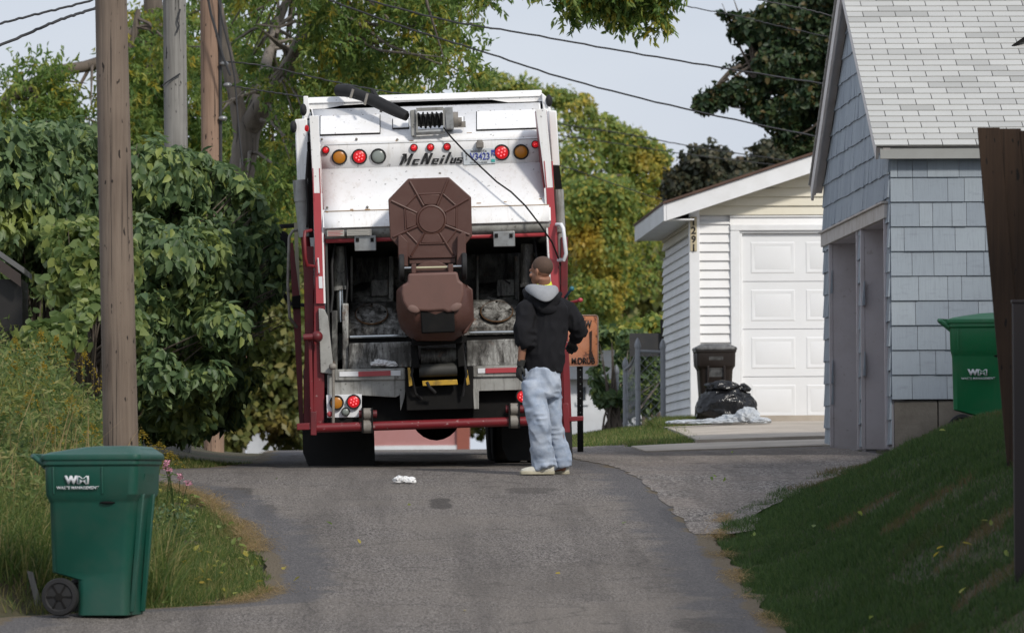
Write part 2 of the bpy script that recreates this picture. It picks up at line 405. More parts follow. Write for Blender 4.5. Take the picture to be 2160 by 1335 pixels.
def m_ground():
    t=NT('soil and short grass'); n=t.noise(1.3,6,.6); n2=t.noise(14,5,.7)
    c=t.mix(t.ramp(n,[(.4,0),(.62,1)]),(.030,.040,.014),(.075,.055,.030))
    c=t.mix(t.ramp(n2,[(.4,0),(.7,.6)]),c,(.10,.075,.035))
    t.col(c); t.set(.95); t.bump(n2,.8,.03); return t.m
def m_asphalt(name,base,lo,hi,fine=55,edges=True,warm=(.20,.175,.15),patches=()):
    t=NT(name); co_=t.coord('Object',(1,.34,1)); cw=t.coord('Object')
    sp=t.noise(fine,2,.75,vec=co_); c=t.ramp(sp,[(.34,lo),(.5,base),(.64,hi)])
    sp2=t.noise(fine*3.1,1,.6,vec=co_); c=t.mix(t.ramp(sp2,[(.58,0),(.68,.8)]),c,tuple(min(1,x*1.35) for x in hi)); c=t.mix(t.ramp(sp2,[(.30,.8),(.40,0)]),c,tuple(x*.6 for x in lo))
    big=t.noise(.7,6,.6,vec=cw); c=t.mix(t.ramp(big,[(.38,0),(.66,.6)]),c,warm)
    vs=t.coord('Object',(2.6,.16,1)); tr=t.noise(1.1,4,.6,vec=vs); c=t.mix(t.ramp(tr,[(.46,0),(.66,.5)]),c,tuple(x*.55 for x in base))
    st=t.noise(2.6,4,.6,vec=cw); c=t.mix(t.ramp(st,[(.60,0),(.72,.55)]),c,tuple(x*.4 for x in base))
    # cracks
    vo=t.new('ShaderNodeTexVoronoi',feature='DISTANCE_TO_EDGE'); vo.inputs['Scale'].default_value=.8
    ds=t.new('ShaderNodeTexNoise'); ds.inputs['Scale'].default_value=2.5; ds.inputs['Detail'].default_value=4; t.lk(cw,ds.inputs['Vector'])
    mm=t.new('ShaderNodeMix',data_type='RGBA'); mm.inputs[0].default_value=.25; t.lk(cw,mm.inputs[6]); t.lk(ds.outputs['Color'],mm.inputs[7]); t.lk(mm.outputs[2],vo.inputs['Vector'])
    cr=t.ramp(vo.outputs['Distance'],[(.0,.42),(.014,0)]); msk=t.ramp(t.noise(.5,2,.5,vec=cw),[(.48,0),(.58,1)]); ml=t.new('ShaderNodeMath',operation='MULTIPLY'); t.lk(cr,ml.inputs[0]); t.lk(msk,ml.inputs[1])
    c=t.mix(ml.outputs[0],c,(.03,.028,.026))
    xyz=t.new('ShaderNodeSeparateXYZ'); t.lk(cw,xyz.inputs[0]); nn=t.noise(3.2,4,.65,vec=cw)
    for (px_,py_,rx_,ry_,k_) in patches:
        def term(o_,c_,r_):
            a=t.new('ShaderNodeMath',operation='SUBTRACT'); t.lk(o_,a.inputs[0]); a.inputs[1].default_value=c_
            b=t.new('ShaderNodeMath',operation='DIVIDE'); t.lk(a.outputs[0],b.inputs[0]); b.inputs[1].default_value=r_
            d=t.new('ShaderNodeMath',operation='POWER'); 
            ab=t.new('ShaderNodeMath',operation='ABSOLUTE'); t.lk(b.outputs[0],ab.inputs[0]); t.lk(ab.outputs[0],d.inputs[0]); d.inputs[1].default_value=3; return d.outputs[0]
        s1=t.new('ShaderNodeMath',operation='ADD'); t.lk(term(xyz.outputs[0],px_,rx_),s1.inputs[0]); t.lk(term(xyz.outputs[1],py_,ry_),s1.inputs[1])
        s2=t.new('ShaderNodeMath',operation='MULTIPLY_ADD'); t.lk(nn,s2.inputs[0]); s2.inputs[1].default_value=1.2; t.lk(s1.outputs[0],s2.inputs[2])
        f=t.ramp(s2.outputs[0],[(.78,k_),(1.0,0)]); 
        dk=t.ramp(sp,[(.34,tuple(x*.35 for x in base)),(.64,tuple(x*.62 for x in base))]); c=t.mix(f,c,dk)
    if edges:
        e=t.attr('edge'); ne=t.noise(2.2,6,.65,vec=cw)
        ad=t.new('ShaderNodeMath',operation='MULTIPLY_ADD'); t.lk(ne,ad.inputs[0]); ad.inputs[1].default_value=-.75; t.lk(e,ad.inputs[2])
        f=t.ramp(ad.outputs[0],[(0,.7),(.16,0)]); 
        dk=t.mix(sp,(.05,.05,.055),(.14,.135,.14)); c=t.mix(f,c,dk)
        n3=t.noise(5,5,.7,vec=cw); ad2=t.new('ShaderNodeMath',operation='MULTIPLY_ADD'); t.lk(n3,ad2.inputs[0]); ad2.inputs[1].default_value=-.22; t.lk(e,ad2.inputs[2])
        f2=t.ramp(ad2.outputs[0],[(0,.75),(.04,0)])
        st2=t.noise(60,2,.6,vec=cw); c=t.mix(f2,c,t.mix(st2,(.09,.07,.045),(.19,.145,.08)))
    t.col(c); t.set(.93,spec=.25)
    t.bump(sp,1.0,.02); return t.m
xs=np.unique(np.concatenate([np.linspace(-400,-12,14),np.linspace(-12,-3,16),np.arange(-3,6.6,.16),np.linspace(7,16,14),np.linspace(18,400,16)]))
ys=np.unique(np.concatenate([np.linspace(-30,34,24),np.arange(34,76,.22),np.linspace(77,130,36),np.linspace(135,1200,30)]))
XX,YY=np.meshgrid(xs,ys); ZZ=H(XX,YY)-.035
nx=len(xs); V=np.stack([XX.ravel(),YY.ravel(),ZZ.ravel()],1)
F=np.array([(j*nx+i,j*nx+i+1,(j+1)*nx+i+1,(j+1)*nx+i) for j in range(len(ys)-1) for i in range(nx-1)])
tag(fmesh('ground',V,F,m_ground(),smooth=True),kind='structure')
PT=[]
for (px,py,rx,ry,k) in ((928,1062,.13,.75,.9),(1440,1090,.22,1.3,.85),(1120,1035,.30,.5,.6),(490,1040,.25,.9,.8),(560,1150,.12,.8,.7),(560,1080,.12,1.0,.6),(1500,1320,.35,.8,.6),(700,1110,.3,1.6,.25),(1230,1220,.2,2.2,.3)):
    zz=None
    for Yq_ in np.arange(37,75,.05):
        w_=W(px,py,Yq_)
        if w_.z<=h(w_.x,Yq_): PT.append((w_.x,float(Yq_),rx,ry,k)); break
MAS=m_asphalt('worn asphalt',(.148,.131,.119),(.050,.044,.040),(.27,.245,.225),patches=PT)
grid('alley',lambda Y:(xl(Y),xr(Y)),np.concatenate([np.linspace(0,34,12),np.arange(34.5,76,.12),np.linspace(77,200,40)]),26,0,MAS,.10)
MGR=m_asphalt('loose gravel',(.165,.147,.133),(.05,.044,.04),(.34,.31,.285),fine=36,edges=False,warm=(.24,.20,.17))
def apx(Y):
    a=float(xr(Y))-.12; b=float(min(xe(Y)+.25,8.5)); 
    if Y>54.5: b=5.36+.02
    if Y>61.3: b=5.9
    return a,max(b,a+.02)
grid('gravel_apron',apx,np.arange(45.4,62.4,.12),26,.004,MGR,.07,attr=False)
grid('gravel_strip',lambda Y:(float(xr(Y))-.1,4.35-.02*(Y-62)+.1),np.arange(62.3,66.5,.2),12,.004,MGR,.25,attr=False)
MCO=paint('pale concrete',(.50,.44,.37),dirt=(.22,.19,.15),amt=.6,scale=1.6,rough=.9,bump=.3,bscale=60)
s=MB()
def slab(xa,xb,ya,yb,off,n=10,nx_=8,skew=0):
    vs=[];fs=[]
    for j in range(n+1):
        for i in range(nx_+1):
            Y=ya+(yb-ya)*j/n+skew*(i/nx_-.5)*(1-j/n); X=xa+(xb-xa)*i/nx_; vs.append((X,Y,h(X,Y)+off))
    for j in range(n):
        for i in range(nx_): q=j*(nx_+1)+i; fs.append((q,q+1,q+nx_+2,q+nx_+1))
    # front lip
    for i in range(nx_):
        a,b=vs[i],vs[i+1]; k=len(vs); vs+=[(a[0],a[1],a[2]-.09),(b[0],b[1],b[2]-.09)]; fs.append((k,k+1,i+1,i))
    for j in range(n):
        q=j*(nx_+1); a,b=vs[q],vs[q+nx_+1]; k=len(vs); vs+=[(a[0],a[1],a[2]-.12),(b[0],b[1],b[2]-.12)]; fs.append((k,q,q+nx_+1,k+1))
    return vs,fs
s.add(*slab(4.22,9.0,63.4,71.0,.05,skew=.5)); tag(s.build('driveway',MCO),kind='structure')
s=MB(); s.add(*slab(3.55,6.2,60.9,63.2,.018,n=4,skew=.6)); tag(s.build('driveway_apron',MCO),kind='structure')
def gp(px,py):   # ground point seen at pixel
    for Y in np.arange(37,75,.05):
        w=W(px,py,Y)
        if w.z<=h(w.x,Y): return (w.x,float(Y))
    return (w.x,75.)
# ------------------------------------------------------------------ white garage 1291
SID=paint('white vinyl siding',(.87,.87,.87),dirt=(.5,.46,.38),amt=.25,scale=1.2,rough=.5)
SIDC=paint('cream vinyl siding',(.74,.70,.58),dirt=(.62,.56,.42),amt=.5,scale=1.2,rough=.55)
TRIM=paint('white trim',(.86,.87,.88),dirt=(.5,.48,.44),amt=.3,scale=3,rough=.5)
DOORM=paint('white garage door',(.84,.85,.86),dirt=(.6,.6,.58),amt=.2,scale=1.5,rough=.45)
ROOFB=paint('brown roof edge',(.12,.07,.05),dirt=(.04,.03,.03),amt=.6,scale=6,rough=.9)
def siding(a,b,z0,z1,step,out,top=None):
    """lap siding boards from a to b (xy); out=outward unit; top(u)->max z"""
    s=MB(); a=Vector((*a,0)); b=Vector((*b,0)); o=Vector((*out,0)); L_=(b-a).length; z=z0; N=14 if top else 1
    while z<z1-.005:
        for k in range(N):
            u0=k/N; u1=(k+1)/N
            t0=min(z+step,top(u0) if top else z1,z1); t1=min(z+step,top(u1) if top else z1,z1)
            if max(t0,t1)<=z+.003: continue
            t0=max(t0,z+.001); t1=max(t1,z+.001)
            p0=a+(b-a)*u0; p1=a+(b-a)*u1; Z=Vector((0,0,1))
            q=[p0+o*.034+Z*z,p1+o*.034+Z*z,p1+o*.008+Z*t1,p0+o*.008+Z*t0,p0+Z*z,p1+Z*z]
            s.add(q,[(0,1,2,3),(4,5,1,0)])
        z+=step
    return s
GY=71.0; g0=W(1464,880,GY); GX=g0.x; gz=h(GX+2,GY)
def zpx(py,Y,px=1080): return W(px,py,Y).z
G=empty('white_garage',(GX,GY,gz),'white vinyl sided garage with the number 1291 on its corner board','garage')
def GB(mb,name,mat,**k):
    mb.xf(Matrix.Translation((-GX,-GY,-gz))); return mb.build(name,mat,G,**k)
zt=zpx(446,GY,1466)          # soffit height at the corner
GL=5.35; WID=7.0              # depth, width
pk=zpx(322,GY,1735); xk=W(1735,322,GY).x
slope=(zpx(322,GY,1735)-zpx(432,GY,1402))/(W(1735,322,GY).x-W(1402,432,GY).x)
xlft=W(1402,432,GY).x
zc=.20+gz
split=zpx(468,GY,1500)
def gtop(x): # underside of rake at x
    xm=GX+WID/2; x2=x if x<xm else 2*xm-x
    return zpx(432,GY,1402)+slope*(x2-xlft)-.125
# front wall, left of door / above door / right
dx0=W(1541,700,GY).x; dx1=dx0+3.0; dz=zpx(487,GY,1650)
d=siding((GX,GY),(dx0,GY),gz+.12,split,.105,(0,-1)); GB(d,'siding',SID)
zs=gz+.12+ math.ceil((split-gz-.12)/.105)*.105
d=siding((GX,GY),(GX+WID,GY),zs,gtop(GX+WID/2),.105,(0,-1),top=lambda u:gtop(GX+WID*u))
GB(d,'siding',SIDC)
d=siding((dx1,GY),(GX+WID,GY),gz+.12,zs,.105,(0,-1)); GB(d,'siding',SID)
d=siding((dx0,GY),(dx1,GY),dz+.06,zs,.10,(0,-1)); GB(d,'siding',SID) if dz+.1<zs else None
ztop=gtop(GX)+.02
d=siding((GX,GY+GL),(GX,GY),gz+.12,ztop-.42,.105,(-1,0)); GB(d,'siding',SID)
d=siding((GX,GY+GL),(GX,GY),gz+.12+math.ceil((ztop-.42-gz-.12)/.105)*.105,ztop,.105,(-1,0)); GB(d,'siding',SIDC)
c=MB(); c.b2((GX-.0,GY+.002,gz),(GX+WID,GY+GL,gz+.115)); GB(c,'foundation',MCO)
c=MB(); c.prism([(GX+.01,GY+.03,gz+.1),(GX+WID-.01,GY+.03,gz+.1),(GX+WID-.01,GY+.03,gtop(GX+WID)),(GX+WID/2,GY+.03,gtop(GX+WID/2)),(GX+.01,GY+.03,gtop(GX))],(0,GL-.06,0)); GB(c,'wall',SID)
c=MB(); c.b2((GX-.045,GY-.05,gz+.1),(GX+.075,GY-.002,gtop(GX)+.03)); c.b2((GX-.045,GY-.002,gz+.1),(GX-.003,GY+.10,gtop(GX)-.02)); GB(c,'corner_board',TRIM,bevel=.006)
# rake fascia, eave fascia, soffit, roof
ov=.38; xm=GX+WID/2; yo=GY-.30
def rz(x): x2=x if x<xm else 2*xm-x; return zpx(432,GY,1402)+slope*(x2-xlft)
xe0=xlft
c=MB(); 
for sgn in (0,1):
    A=xe0 if not sgn else 2*xm-xe0
    c.prism([(A,yo-.02,rz(A)-.20),(A,yo-.02,rz(A)),(xm,yo-.02,rz(xm)),(xm,yo-.02,rz(xm)-.20)],(0,.045,0))
GB(c,'rake_board',TRIM,bevel=.004)
c=MB()
for sgn in (0,1):
    A=xe0 if not sgn else 2*xm-xe0; s_=-1 if not sgn else 1
    c.b2((A+ s_*.002,yo-.02,rz(xe0)-.20),(A+s_*.03,GY+GL+.25,rz(xe0)-.005))
    c.b2((A-s_*.002,yo+.03,rz(xe0)-.19),(GX+.0 if not sgn else GX+WID,GY+GL+.2,rz(xe0)-.175))
    # underside of the gable overhang
    c.add([(A,yo+.026,rz(A)-.10),(xm,yo+.026,rz(xm)-.10),(xm,GY-.002,rz(xm)-.10),(A,GY-.002,rz(A)-.10)],[(0,1,2,3)])
GB(c,'eave_board',TRIM,smooth=0)
c=MB()
for sgn in (0,1):
    A=xe0-.04 if not sgn else 2*xm-xe0+.04
    zA=rz(xe0)-.04*slope+.004
    c.add([(A,yo-.05,zA),(xm,yo-.05,rz(xm)+.004),(xm,GY+GL+.3,rz(xm)+.004),(A,GY+GL+.3,zA),(A,yo-.05,zA+.03),(xm,yo-.05,rz(xm)+.034),(xm,GY+GL+.3,rz(xm)+.034),(A,GY+GL+.3,zA+.03)],
          [(0,1,2,3),(4,5,6,7),(0,1,5,4),(1,2,6,5),(2,3,7,6),(3,0,4,7)])
GB(c,'roof',ROOFB,smooth=0)
# door frame and door
c=MB(); fw=.11
c.b2((dx0,GY-.055,gz+.02),(dx0+fw,GY+.03,dz)); c.b2((dx1-fw,GY-.055,gz+.02),(dx1,GY+.03,dz)); c.b2((dx0-.0,GY-.058,dz),(dx1,GY+.03,dz+.07))
c.b2((dx0+fw,GY-.03,gz+.02),(dx0+fw+.03,GY+.03,dz-.03)); c.b2((dx0+fw,GY-.031,dz-.03),(dx1-fw,GY+.03,dz)); GB(c,'door_frame',TRIM,bevel=.008)
D=MB(); X0=dx0+fw+.03; X1=dx1-fw; Z0=gz+.012; Z1=dz-.035; nr=4; rh=(Z1-Z0)/nr
yd=GY+.012
pw=.51; gapx=.15
for r in range(nr):
    za=Z0+r*rh+.004; zb=Z0+(r+1)*rh-.004
    # section as frame with raised panels
    xs_=[X0]; 
    k=0; panels=[]
    x=X0+.10
    while x+pw<X1: panels.append((x,x+pw)); x+=pw+gapx*.85
    D.b2((X0,yd,za),(X1,yd+.04,zb))
    for (a,b) in panels:
        z_a=za+.09; z_b=zb-.09
        def ring(i,y): return [Vector((a+i,y,z_a+i)),Vector((b-i,y,z_a+i)),Vector((b-i,y,z_b-i)),Vector((a+i,y,z_b-i))]
        D.loft([ring(0,yd-.0005),ring(.010,yd-.006),ring(.025,yd-.006),ring(.04,yd-.002),ring(.05,yd-.002)],cap=True) if True else 0
        D.loft([ring(.05,yd-.003),ring(.075,yd-.008)],cap=True)
GB(D,'garage_door',DOORM,smooth=25)
nb=MB(); p1=W(1463,495,GY-.06)
nb.b2((p1.x-.038,GY-.062,zpx(530,GY,1463)),(p1.x+.038,GY-.052,zpx(458,GY,1463))); NP=GB(nb,'number_board',flat('tan number board',(.52,.45,.30),.6))
for i,ch in enumerate('1291'):
    z=zpx(468+i*18.5,GY,1463); text('digit',ch,face_cam(Vector((p1.x,GY-.066,z))-Vector((GX,GY,gz))),.085,M['ink_black'],NP,bold=.025,extrude=.004)
# ------------------------------------------------------------------ blue shingled garage
BY0=55.0; b0=W(1880,700,BY0); BX=b0.x; BD=6.75; BW=6.5; bz=.44
B=empty('blue_garage',(BX,BY0,bz),'blue grey shingled garage with a pale shingle roof and two door openings','garage')
def BB(mb,name,mat,**k):
    mb.xf(Matrix.Translation((-BX,-BY0,-bz))); return mb.build(name,mat,B,**k)
def shakemat(name,c,c2,dk):
    t=NT(name); a=t.attr(); col=t.mix(t.ramp(a,[(0,0),(1,1)]),c,c2)
    v=t.coord('Object',(3,3,12)); n=t.noise(1.5,5,.7,vec=v); col=t.mix(t.ramp(n,[(.55,0),(.8,.55)]),col,dk)
    v2=t.coord('Object',(40,40,1.2)); n2=t.noise(1.5,4,.7,vec=v2); col=t.mix(t.ramp(n2,[(.5,0),(.8,.35)]),col,dk)
    t.col(col); t.set(.7); t.bump(n2,.4,.006); return t.m
SHK=shakemat('blue grey painted shakes',(.31,.355,.395),(.245,.285,.33),(.14,.15,.18))
def shakes(a,b,z0,z1,step,out,rng,top=None,bot=None,wr=(.12,.33),gap=.004,skip=None,jag=.0):
    V=[];F=[];A=[]; a=Vector((*a,0)); b=Vector((*b,0)); o=Vector((*out,0)); L_=(b-a).length; dr=(b-a)/L_
    z=z0; row=0
    while z<z1-.01:
        x=-rng.uniform(0,.15)
        while x<L_:
            w=rng.uniform(*wr); xa=max(x,0); xb=min(x+w,L_); x+=w
            if xb-xa<.02: continue
            if skip and skip((xa+xb)/2,z): continue
            ta=min(z+step*1.0,z1); tb=ta
            if top: ta=min(ta,top(xa)); tb=min(tb,top(xb))
            if max(ta,tb)<z+.01: continue
            ta=max(ta,z+.002); tb=max(tb,z+.002)
            zz=z-rng.uniform(0,jag) ; th=.022+rng.uniform(-.003,.005)
            p0=a+dr*(xa+gap/2); p1=a+dr*(xb-gap/2); Z=Vector((0,0,1)); n=len(V)
            V+=[p0+o*th+Z*zz,p1+o*th+Z*zz,p1+o*.007+Z*tb,p0+o*.007+Z*ta,p0+Z*zz,p1+Z*zz,p1+Z*tb,p0+Z*ta]
            F+=[(n,n+1,n+2,n+3),(n+4,n+5,n+1,n),(n,n+3,n+7,n+4),(n+1,n+5,n+6,n+2)]; A+=[rng.random()]*4
        z+=step; row+=1
    s=MB(); s.v=V; s.f=F; return s,A
rb=random.Random(5)
ez=zpx(312,BY0-.12,1900)            # roof edge height at the near eave
wz=zpx(322,BY0,1900)                # top of near wall
sl_=tan(R(27.5)); ridge=ez+sl_*(BD/2+.12)
fz=zpx(842,BY0,1900)                # top of foundation
stp=.213
def gt(u):  # top of the alley facade at distance u from the near corner
    v=u if u<BD/2 else BD-u; return wz-.02+sl_*v+.02
# near side wall
nrow=int((wz-fz)/stp); st2=(wz-fz)/ (nrow+0.0)
s1,A1=shakes((BX,BY0),(BX+BW,BY0),fz,wz-.001,st2,(0,-1),rb); BB(s1,'side_wall_shingles',SHK,smooth=0,attr=A1)
# facade facing the alley: openings
lint=zpx(470,BY0+3,1810)
lz0=zpx(428,BY0,1880)-.13; lz1=lz0+.13   # lintel trim band
o1=(.18,1.55+.62); o2=(2.62,5.75)
fs_=gt
def skipf(u,z): return z<lz1+.0 and ((.26<u<2.55) or (2.95<u<5.9))
s2,A2=shakes((BX,BY0+BD),(BX,BY0),fz-.40,gt(BD/2),st2,(-1,0),rb,top=lambda u:gt(BD-u),wr=(.10,.26),jag=.014,skip=lambda u,z: skipf(BD-u,z+.05))
BB(s2,'facade_shingles',SHK,smooth=0,attr=A2)
c=MB(); c.b2((BX+.002,BY0+.002,fz-.002),(BX+BW,BY0+.1,wz)); c.b2((BX+.002,BY0+BD-.1,bz),(BX+BW,BY0+BD,wz)); c.b2((BX+BW-.1,BY0+.1,bz),(BX+BW-.002,BY0+BD-.1,wz))
BLK=paint('dark blue grey paint',(.36,.35,.38),dirt=(.20,.19,.20),amt=.3,scale=1.5,rough=.7,streak=.2)
BB(c,'wall',BLK)
c=MB()  # facade sheathing: gable above lintel and piers
c.prism([(BX+.003,BY0+.02,lz1),(BX+.003,BY0+BD-.02,lz1),(BX+.003,BY0+BD-.02,gt(.02)-.01),(BX+.003,BY0+BD/2,gt(BD/2)-.02),(BX+.003,BY0+.02,gt(.02)-.01)],(.1,0,0))
for (u0,u1) in ((.02,.26),(2.55,2.95),(5.9,BD-.02)): c.b2((BX+.003,BY0+u0,bz-.1),(BX+.10,BY0+u1,lz1-.001))
BB(c,'sheathing',BLK,smooth=0)
c=MB(); BLOCK=paint('grey foundation block',(.16,.145,.125),dirt=(.06,.05,.04),amt=.7,scale=3,rough=.9,bump=.5,bscale=30)
x=BX+.02
while x<BX+BW: c.b2((x,BY0+.006,bz-.35),(min(x+.39,BX+BW),BY0+.2,fz-.004-.2+.19)); x+=.40
BB(c,'foundation',BLOCK,bevel=.008)
# lintel trim, jambs, doors
TRB=paint('peeling mauve trim paint',(.56,.53,.55),dirt=(.30,.25,.22),amt=.35,scale=3,rough=.7,spots=.25,spotc=(.15,.09,.05))
TRC=paint('pale cream trim board',(.52,.49,.46),dirt=(.25,.19,.13),amt=.6,scale=5,rough=.7)
c=MB(); c.b2((BX-.045,BY0+.12,lz0),(BX-.004,BY0+BD-.08,lz1)); c.b2((BX-.07,BY0+.10,lz1),(BX-.004,BY0+BD-.06,lz1+.02)); BB(c,'lintel_board',TRC,bevel=.004)
jd=.62
for (u0,u1) in ((.26,2.55),(2.95,5.9)):
    c=MB(); gz_=bz-.05
    for u,sg in ((u0,1),(u1,-1)):
        c.b2((BX-.035,BY0+u-.0,gz_),(BX+.0,BY0+u+sg*.035,lz0)) if sg>0 else c.b2((BX-.035,BY0+u-.035,gz_),(BX+.0,BY0+u,lz0))
        c.b2((BX+.0,BY0+min(u,u+sg*.03),gz_),(BX+jd,BY0+max(u,u+sg*.03),lz0))
    c.b2((BX+.0,BY0+u0,lz0-.001),(BX+jd,BY0+u1,lz0+.03))
    BB(c,'door_frame',TRB,bevel=.003)
    c=MB(); n=4
    for k in range(n):
        za=bz-.04+(lz0-bz+.04)*k/n; zb=bz-.04+(lz0-bz+.04)*(k+1)/n-.012
        c.b2((BX+jd-.08,BY0+u0+.04,za),(BX+jd-.03,BY0+u1-.04,zb))
    BB(c,'garage_door',BLK,bevel=.006)
# roof: decking + individual shingle tabs
def roofmat():
    t=NT('pale grey asphalt shingles'); a=t.attr(); c=t.ramp(a,[(0,(.38,.38,.365)),(.25,(.49,.49,.475)),(1,(.55,.55,.53))])
    n=t.noise(160,3,.7); c=t.mix(t.ramp(n,[(.3,.35),(.6,0)]),c,(.25,.25,.24)); n1=t.noise(1.2,4,.6); c=t.mix(t.ramp(n1,[(.4,0),(.75,.4)]),c,(.40,.40,.38))
    t.col(c); t.set(.9,spec=.2); t.bump(n,.3,.004); return t.m
RM=roofmat(); RDK=paint('dark shingle gap',(.13,.125,.12),rough=.9)
ang=math.atan(sl_); x0=BX-.13; x1=BX+BW+.2; e=.127
def roof_side(front):
    sg=1 if front else -1
    y0=BY0-.14 if front else BY0+BD+.14
    o=Vector((0,y0,ez-.0)); dv=Vector((0,sg*cos(ang),sin(ang))); nv=Vector((0,-sg*sin(ang),cos(ang)))
    Lr=(BD/2+.14)/cos(ang)
    s=MB(); X=Vector((1,0,0))
    s.hexa([o+X*x0,o+X*x1,o+X*x1+dv*Lr,o+X*x0+dv*Lr,o+X*x0+nv*.02,o+X*x1+nv*.02,o+X*x1+dv*Lr+nv*.02,o+X*x0+dv*Lr+nv*.02])
    d_=MB(); A=[]
    k=0; v=0
    while v<Lr-.01:
        x=x0-.02-(.152 if k%2 else 0)
        v2=min(v+e,Lr)
        while x<x1:
            xa=max(x,x0-.02); xb=min(x+.305,x1); x+=.305
            if xb-xa<.03: continue
            a=rb.random()
            jit=rb.uniform(-.002,.002)
            p=[o+X*(xa+.004)+dv*(v+jit-.004)+nv*.0205,o+X*(xb-.004)+dv*(v+jit-.004)+nv*.0205,o+X*(xb-.004)+dv*v2+nv*.0205,o+X*(xa+.004)+dv*v2+nv*.0205]
            q=[p[0]+nv*.012,p[1]+nv*.012,p[2]+nv*.002,p[3]+nv*.002]
            d_.hexa(p+q); A+=[a]*6
        v+=e; k+=1
    return s,d_,A
for fr in (True,False):
    s_,d_,A_=roof_side(fr); BB(s_,'roof_deck',RDK,smooth=0); BB(d_,'roof_shingles',RM,smooth=0,attr=A_)
# eave board, rake boards
c=MB(); c.b2((BX-.10,BY0-.13,ez-.10),(x1,BY0-.10,ez+.0)); c.b2((BX-.02,BY0-.10,wz-.0),(x1,BY0+.0,ez-.03)); BB(c,'eave_board',paint('grey eave board',(.34,.345,.33),dirt=(.2,.19,.17),amt=.4),bevel=.004)
c=MB()
for fr in (True,False):
    sg=1 if fr else -1; y0=BY0-.14 if fr else BY0+BD+.14; o=Vector((0,y0,ez)); dv=Vector((0,sg*cos(ang),sin(ang))); nv=Vector((0,-sg*sin(ang),cos(ang))); Lr=(BD/2+.14)/cos(ang)
    for xa,xb,dp in ((x0+.004,x0+.03,.16),(x0+.031,x0+.055,.10)):
        p=[o+Vector((xa,0,0))-nv*dp,o+Vector((xb,0,0))-nv*dp,o+Vector((xb,0,0))+dv*Lr-nv*dp,o+Vector((xa,0,0))+dv*Lr-nv*dp]
        if fr: p=[p[0]+dv*.10,p[1]+dv*.10,p[2],p[3]]
        q=[o+Vector((xa,0,0))-nv*.002,o+Vector((xb,0,0))-nv*.002,o+Vector((xb,0,0))+dv*Lr-nv*.002,o+Vector((xa,0,0))+dv*Lr-nv*.002]
        if fr: q=[q[0]+dv*.10,q[1]+dv*.10,q[2],q[3]]
        c.hexa(p+q)
    p=[o+Vector((x0+.056,0,0))-nv*.075,o+Vector((BX-.01,0,0))-nv*.075,o+Vector((BX-.01,0,0))+dv*Lr-nv*.075,o+Vector((x0+.056,0,0))+dv*Lr-nv*.075]
    c.hexa(p+[v+nv*.07 for v in p])
BB(c,'rake_board',paint('mauve grey rake board',(.72,.68,.66),dirt=(.4,.34,.3),amt=.5),smooth=0)
for dy in (0,.14): 
    pz=W(1797,95,BY0+2.0+dy); c=MB(); c.b2((BX-.06,BY0+2.45+dy*1.2,pz.z-.04),(BX-.02,BY0+2.52+dy*1.2,pz.z+.06)); BB(c,'hook',M['black'])
# small dormer on the roof at the right
dd=W(2148,120,BY0+1.9); c=MB(); dxx=dd.x
c.b2((dxx,BY0+1.9,dd.z-.25),(dxx+.9,BY0+2.9,dd.z+.08)); dm=BB(c,'dormer',paint('grey dormer boards',(.35,.36,.34)),smooth=0)
c=MB(); c.prism([(dxx-.07,BY0+1.8,dd.z+.07),(dxx+.45,BY0+1.8,dd.z+.40),(dxx+.97,BY0+1.8,dd.z+.07),(dxx+.97,BY0+1.8,dd.z+.10),(dxx+.45,BY0+1.8,dd.z+.45),(dxx-.07,BY0+1.8,dd.z+.10)],(0,1.3,0)); BB(c,'dormer_roof',M['black'],smooth=0)
# ------------------------------------------------------------------ unseen house added at the right to shade the bank and lower blue wall
hx,hy,hz=8.75,27.0,h(8.3,40)
NH=empty('shading_house',(hx,hy,hz),'unseen pale sided house added to shade the grassy bank','house')
c=MB(); c.b2((0,0,0),(8,18.5,7.4)); c.build('wall',SIDC,NH)
c=MB(); c.prism([(-.4,-.4,7.4),(8.4,-.4,7.4),(4,-.4,10)],(0,19.3,0)); c.build('roof',ROOFB,NH,smooth=0)
for y in (3,8,12):
    c=MB(); c.b2((-.03,y,2.6),(-.001,y+1.0,3.9)); c.build('window',flat('dark window glass',(.05,.06,.07),.1),NH)
# ------------------------------------------------------------------ little shed at the left edge
sy=52.2; p=W(20,560,sy); 
SH=empty('old_shed',(p.x-1.6,sy,h(p.x,sy)),'old shed with a grey sloping roof half hidden in the shrubs','shed')
bx=lambda px,py,y=sy:(W(px,py,y)-Vector(SH.location))
c=MB(); a=bx(46,588); c.b2((a.x-2.4,.1,-.2),(a.x,1.3,a.z)); c.build('wall',paint('black shed opening shade',(.012,.010,.009),dirt=(.006,.005,.005),amt=.7),SH)  # near-black wall colour stands in for the shade in the shed opening
a=bx(52,578); b=bx(-14,508); c=MB(); nvv=Vector((0,0,.05))
q=[Vector((a.x,-.05,a.z)),Vector((a.x,1.5,a.z)),Vector((b.x-.6,1.5,b.z+.32)),Vector((b.x-.6,-.05,b.z+.32))]
c.hexa(q+[v+nvv for v in q]); c.build('roof',paint('grey shed shingles',(.14,.14,.14),dirt=(.06,.05,.05),amt=.6),SH,smooth=0)
c=MB(); q=[v-Vector((0,0,.12)) for v in q[:]]; q=[Vector((a.x-.03,-.04,a.z-.11)),Vector((b.x-.6,-.04,b.z+.21)),Vector((b.x-.6,-.04,b.z+.315)),Vector((a.x-.03,-.04,a.z-.005))]
c.prism(q,(0,.03,0)); c.build('rake_board',paint('weathered red board',(.045,.030,.025),dirt=(.02,.015,.012),amt=.7),SH,smooth=0)
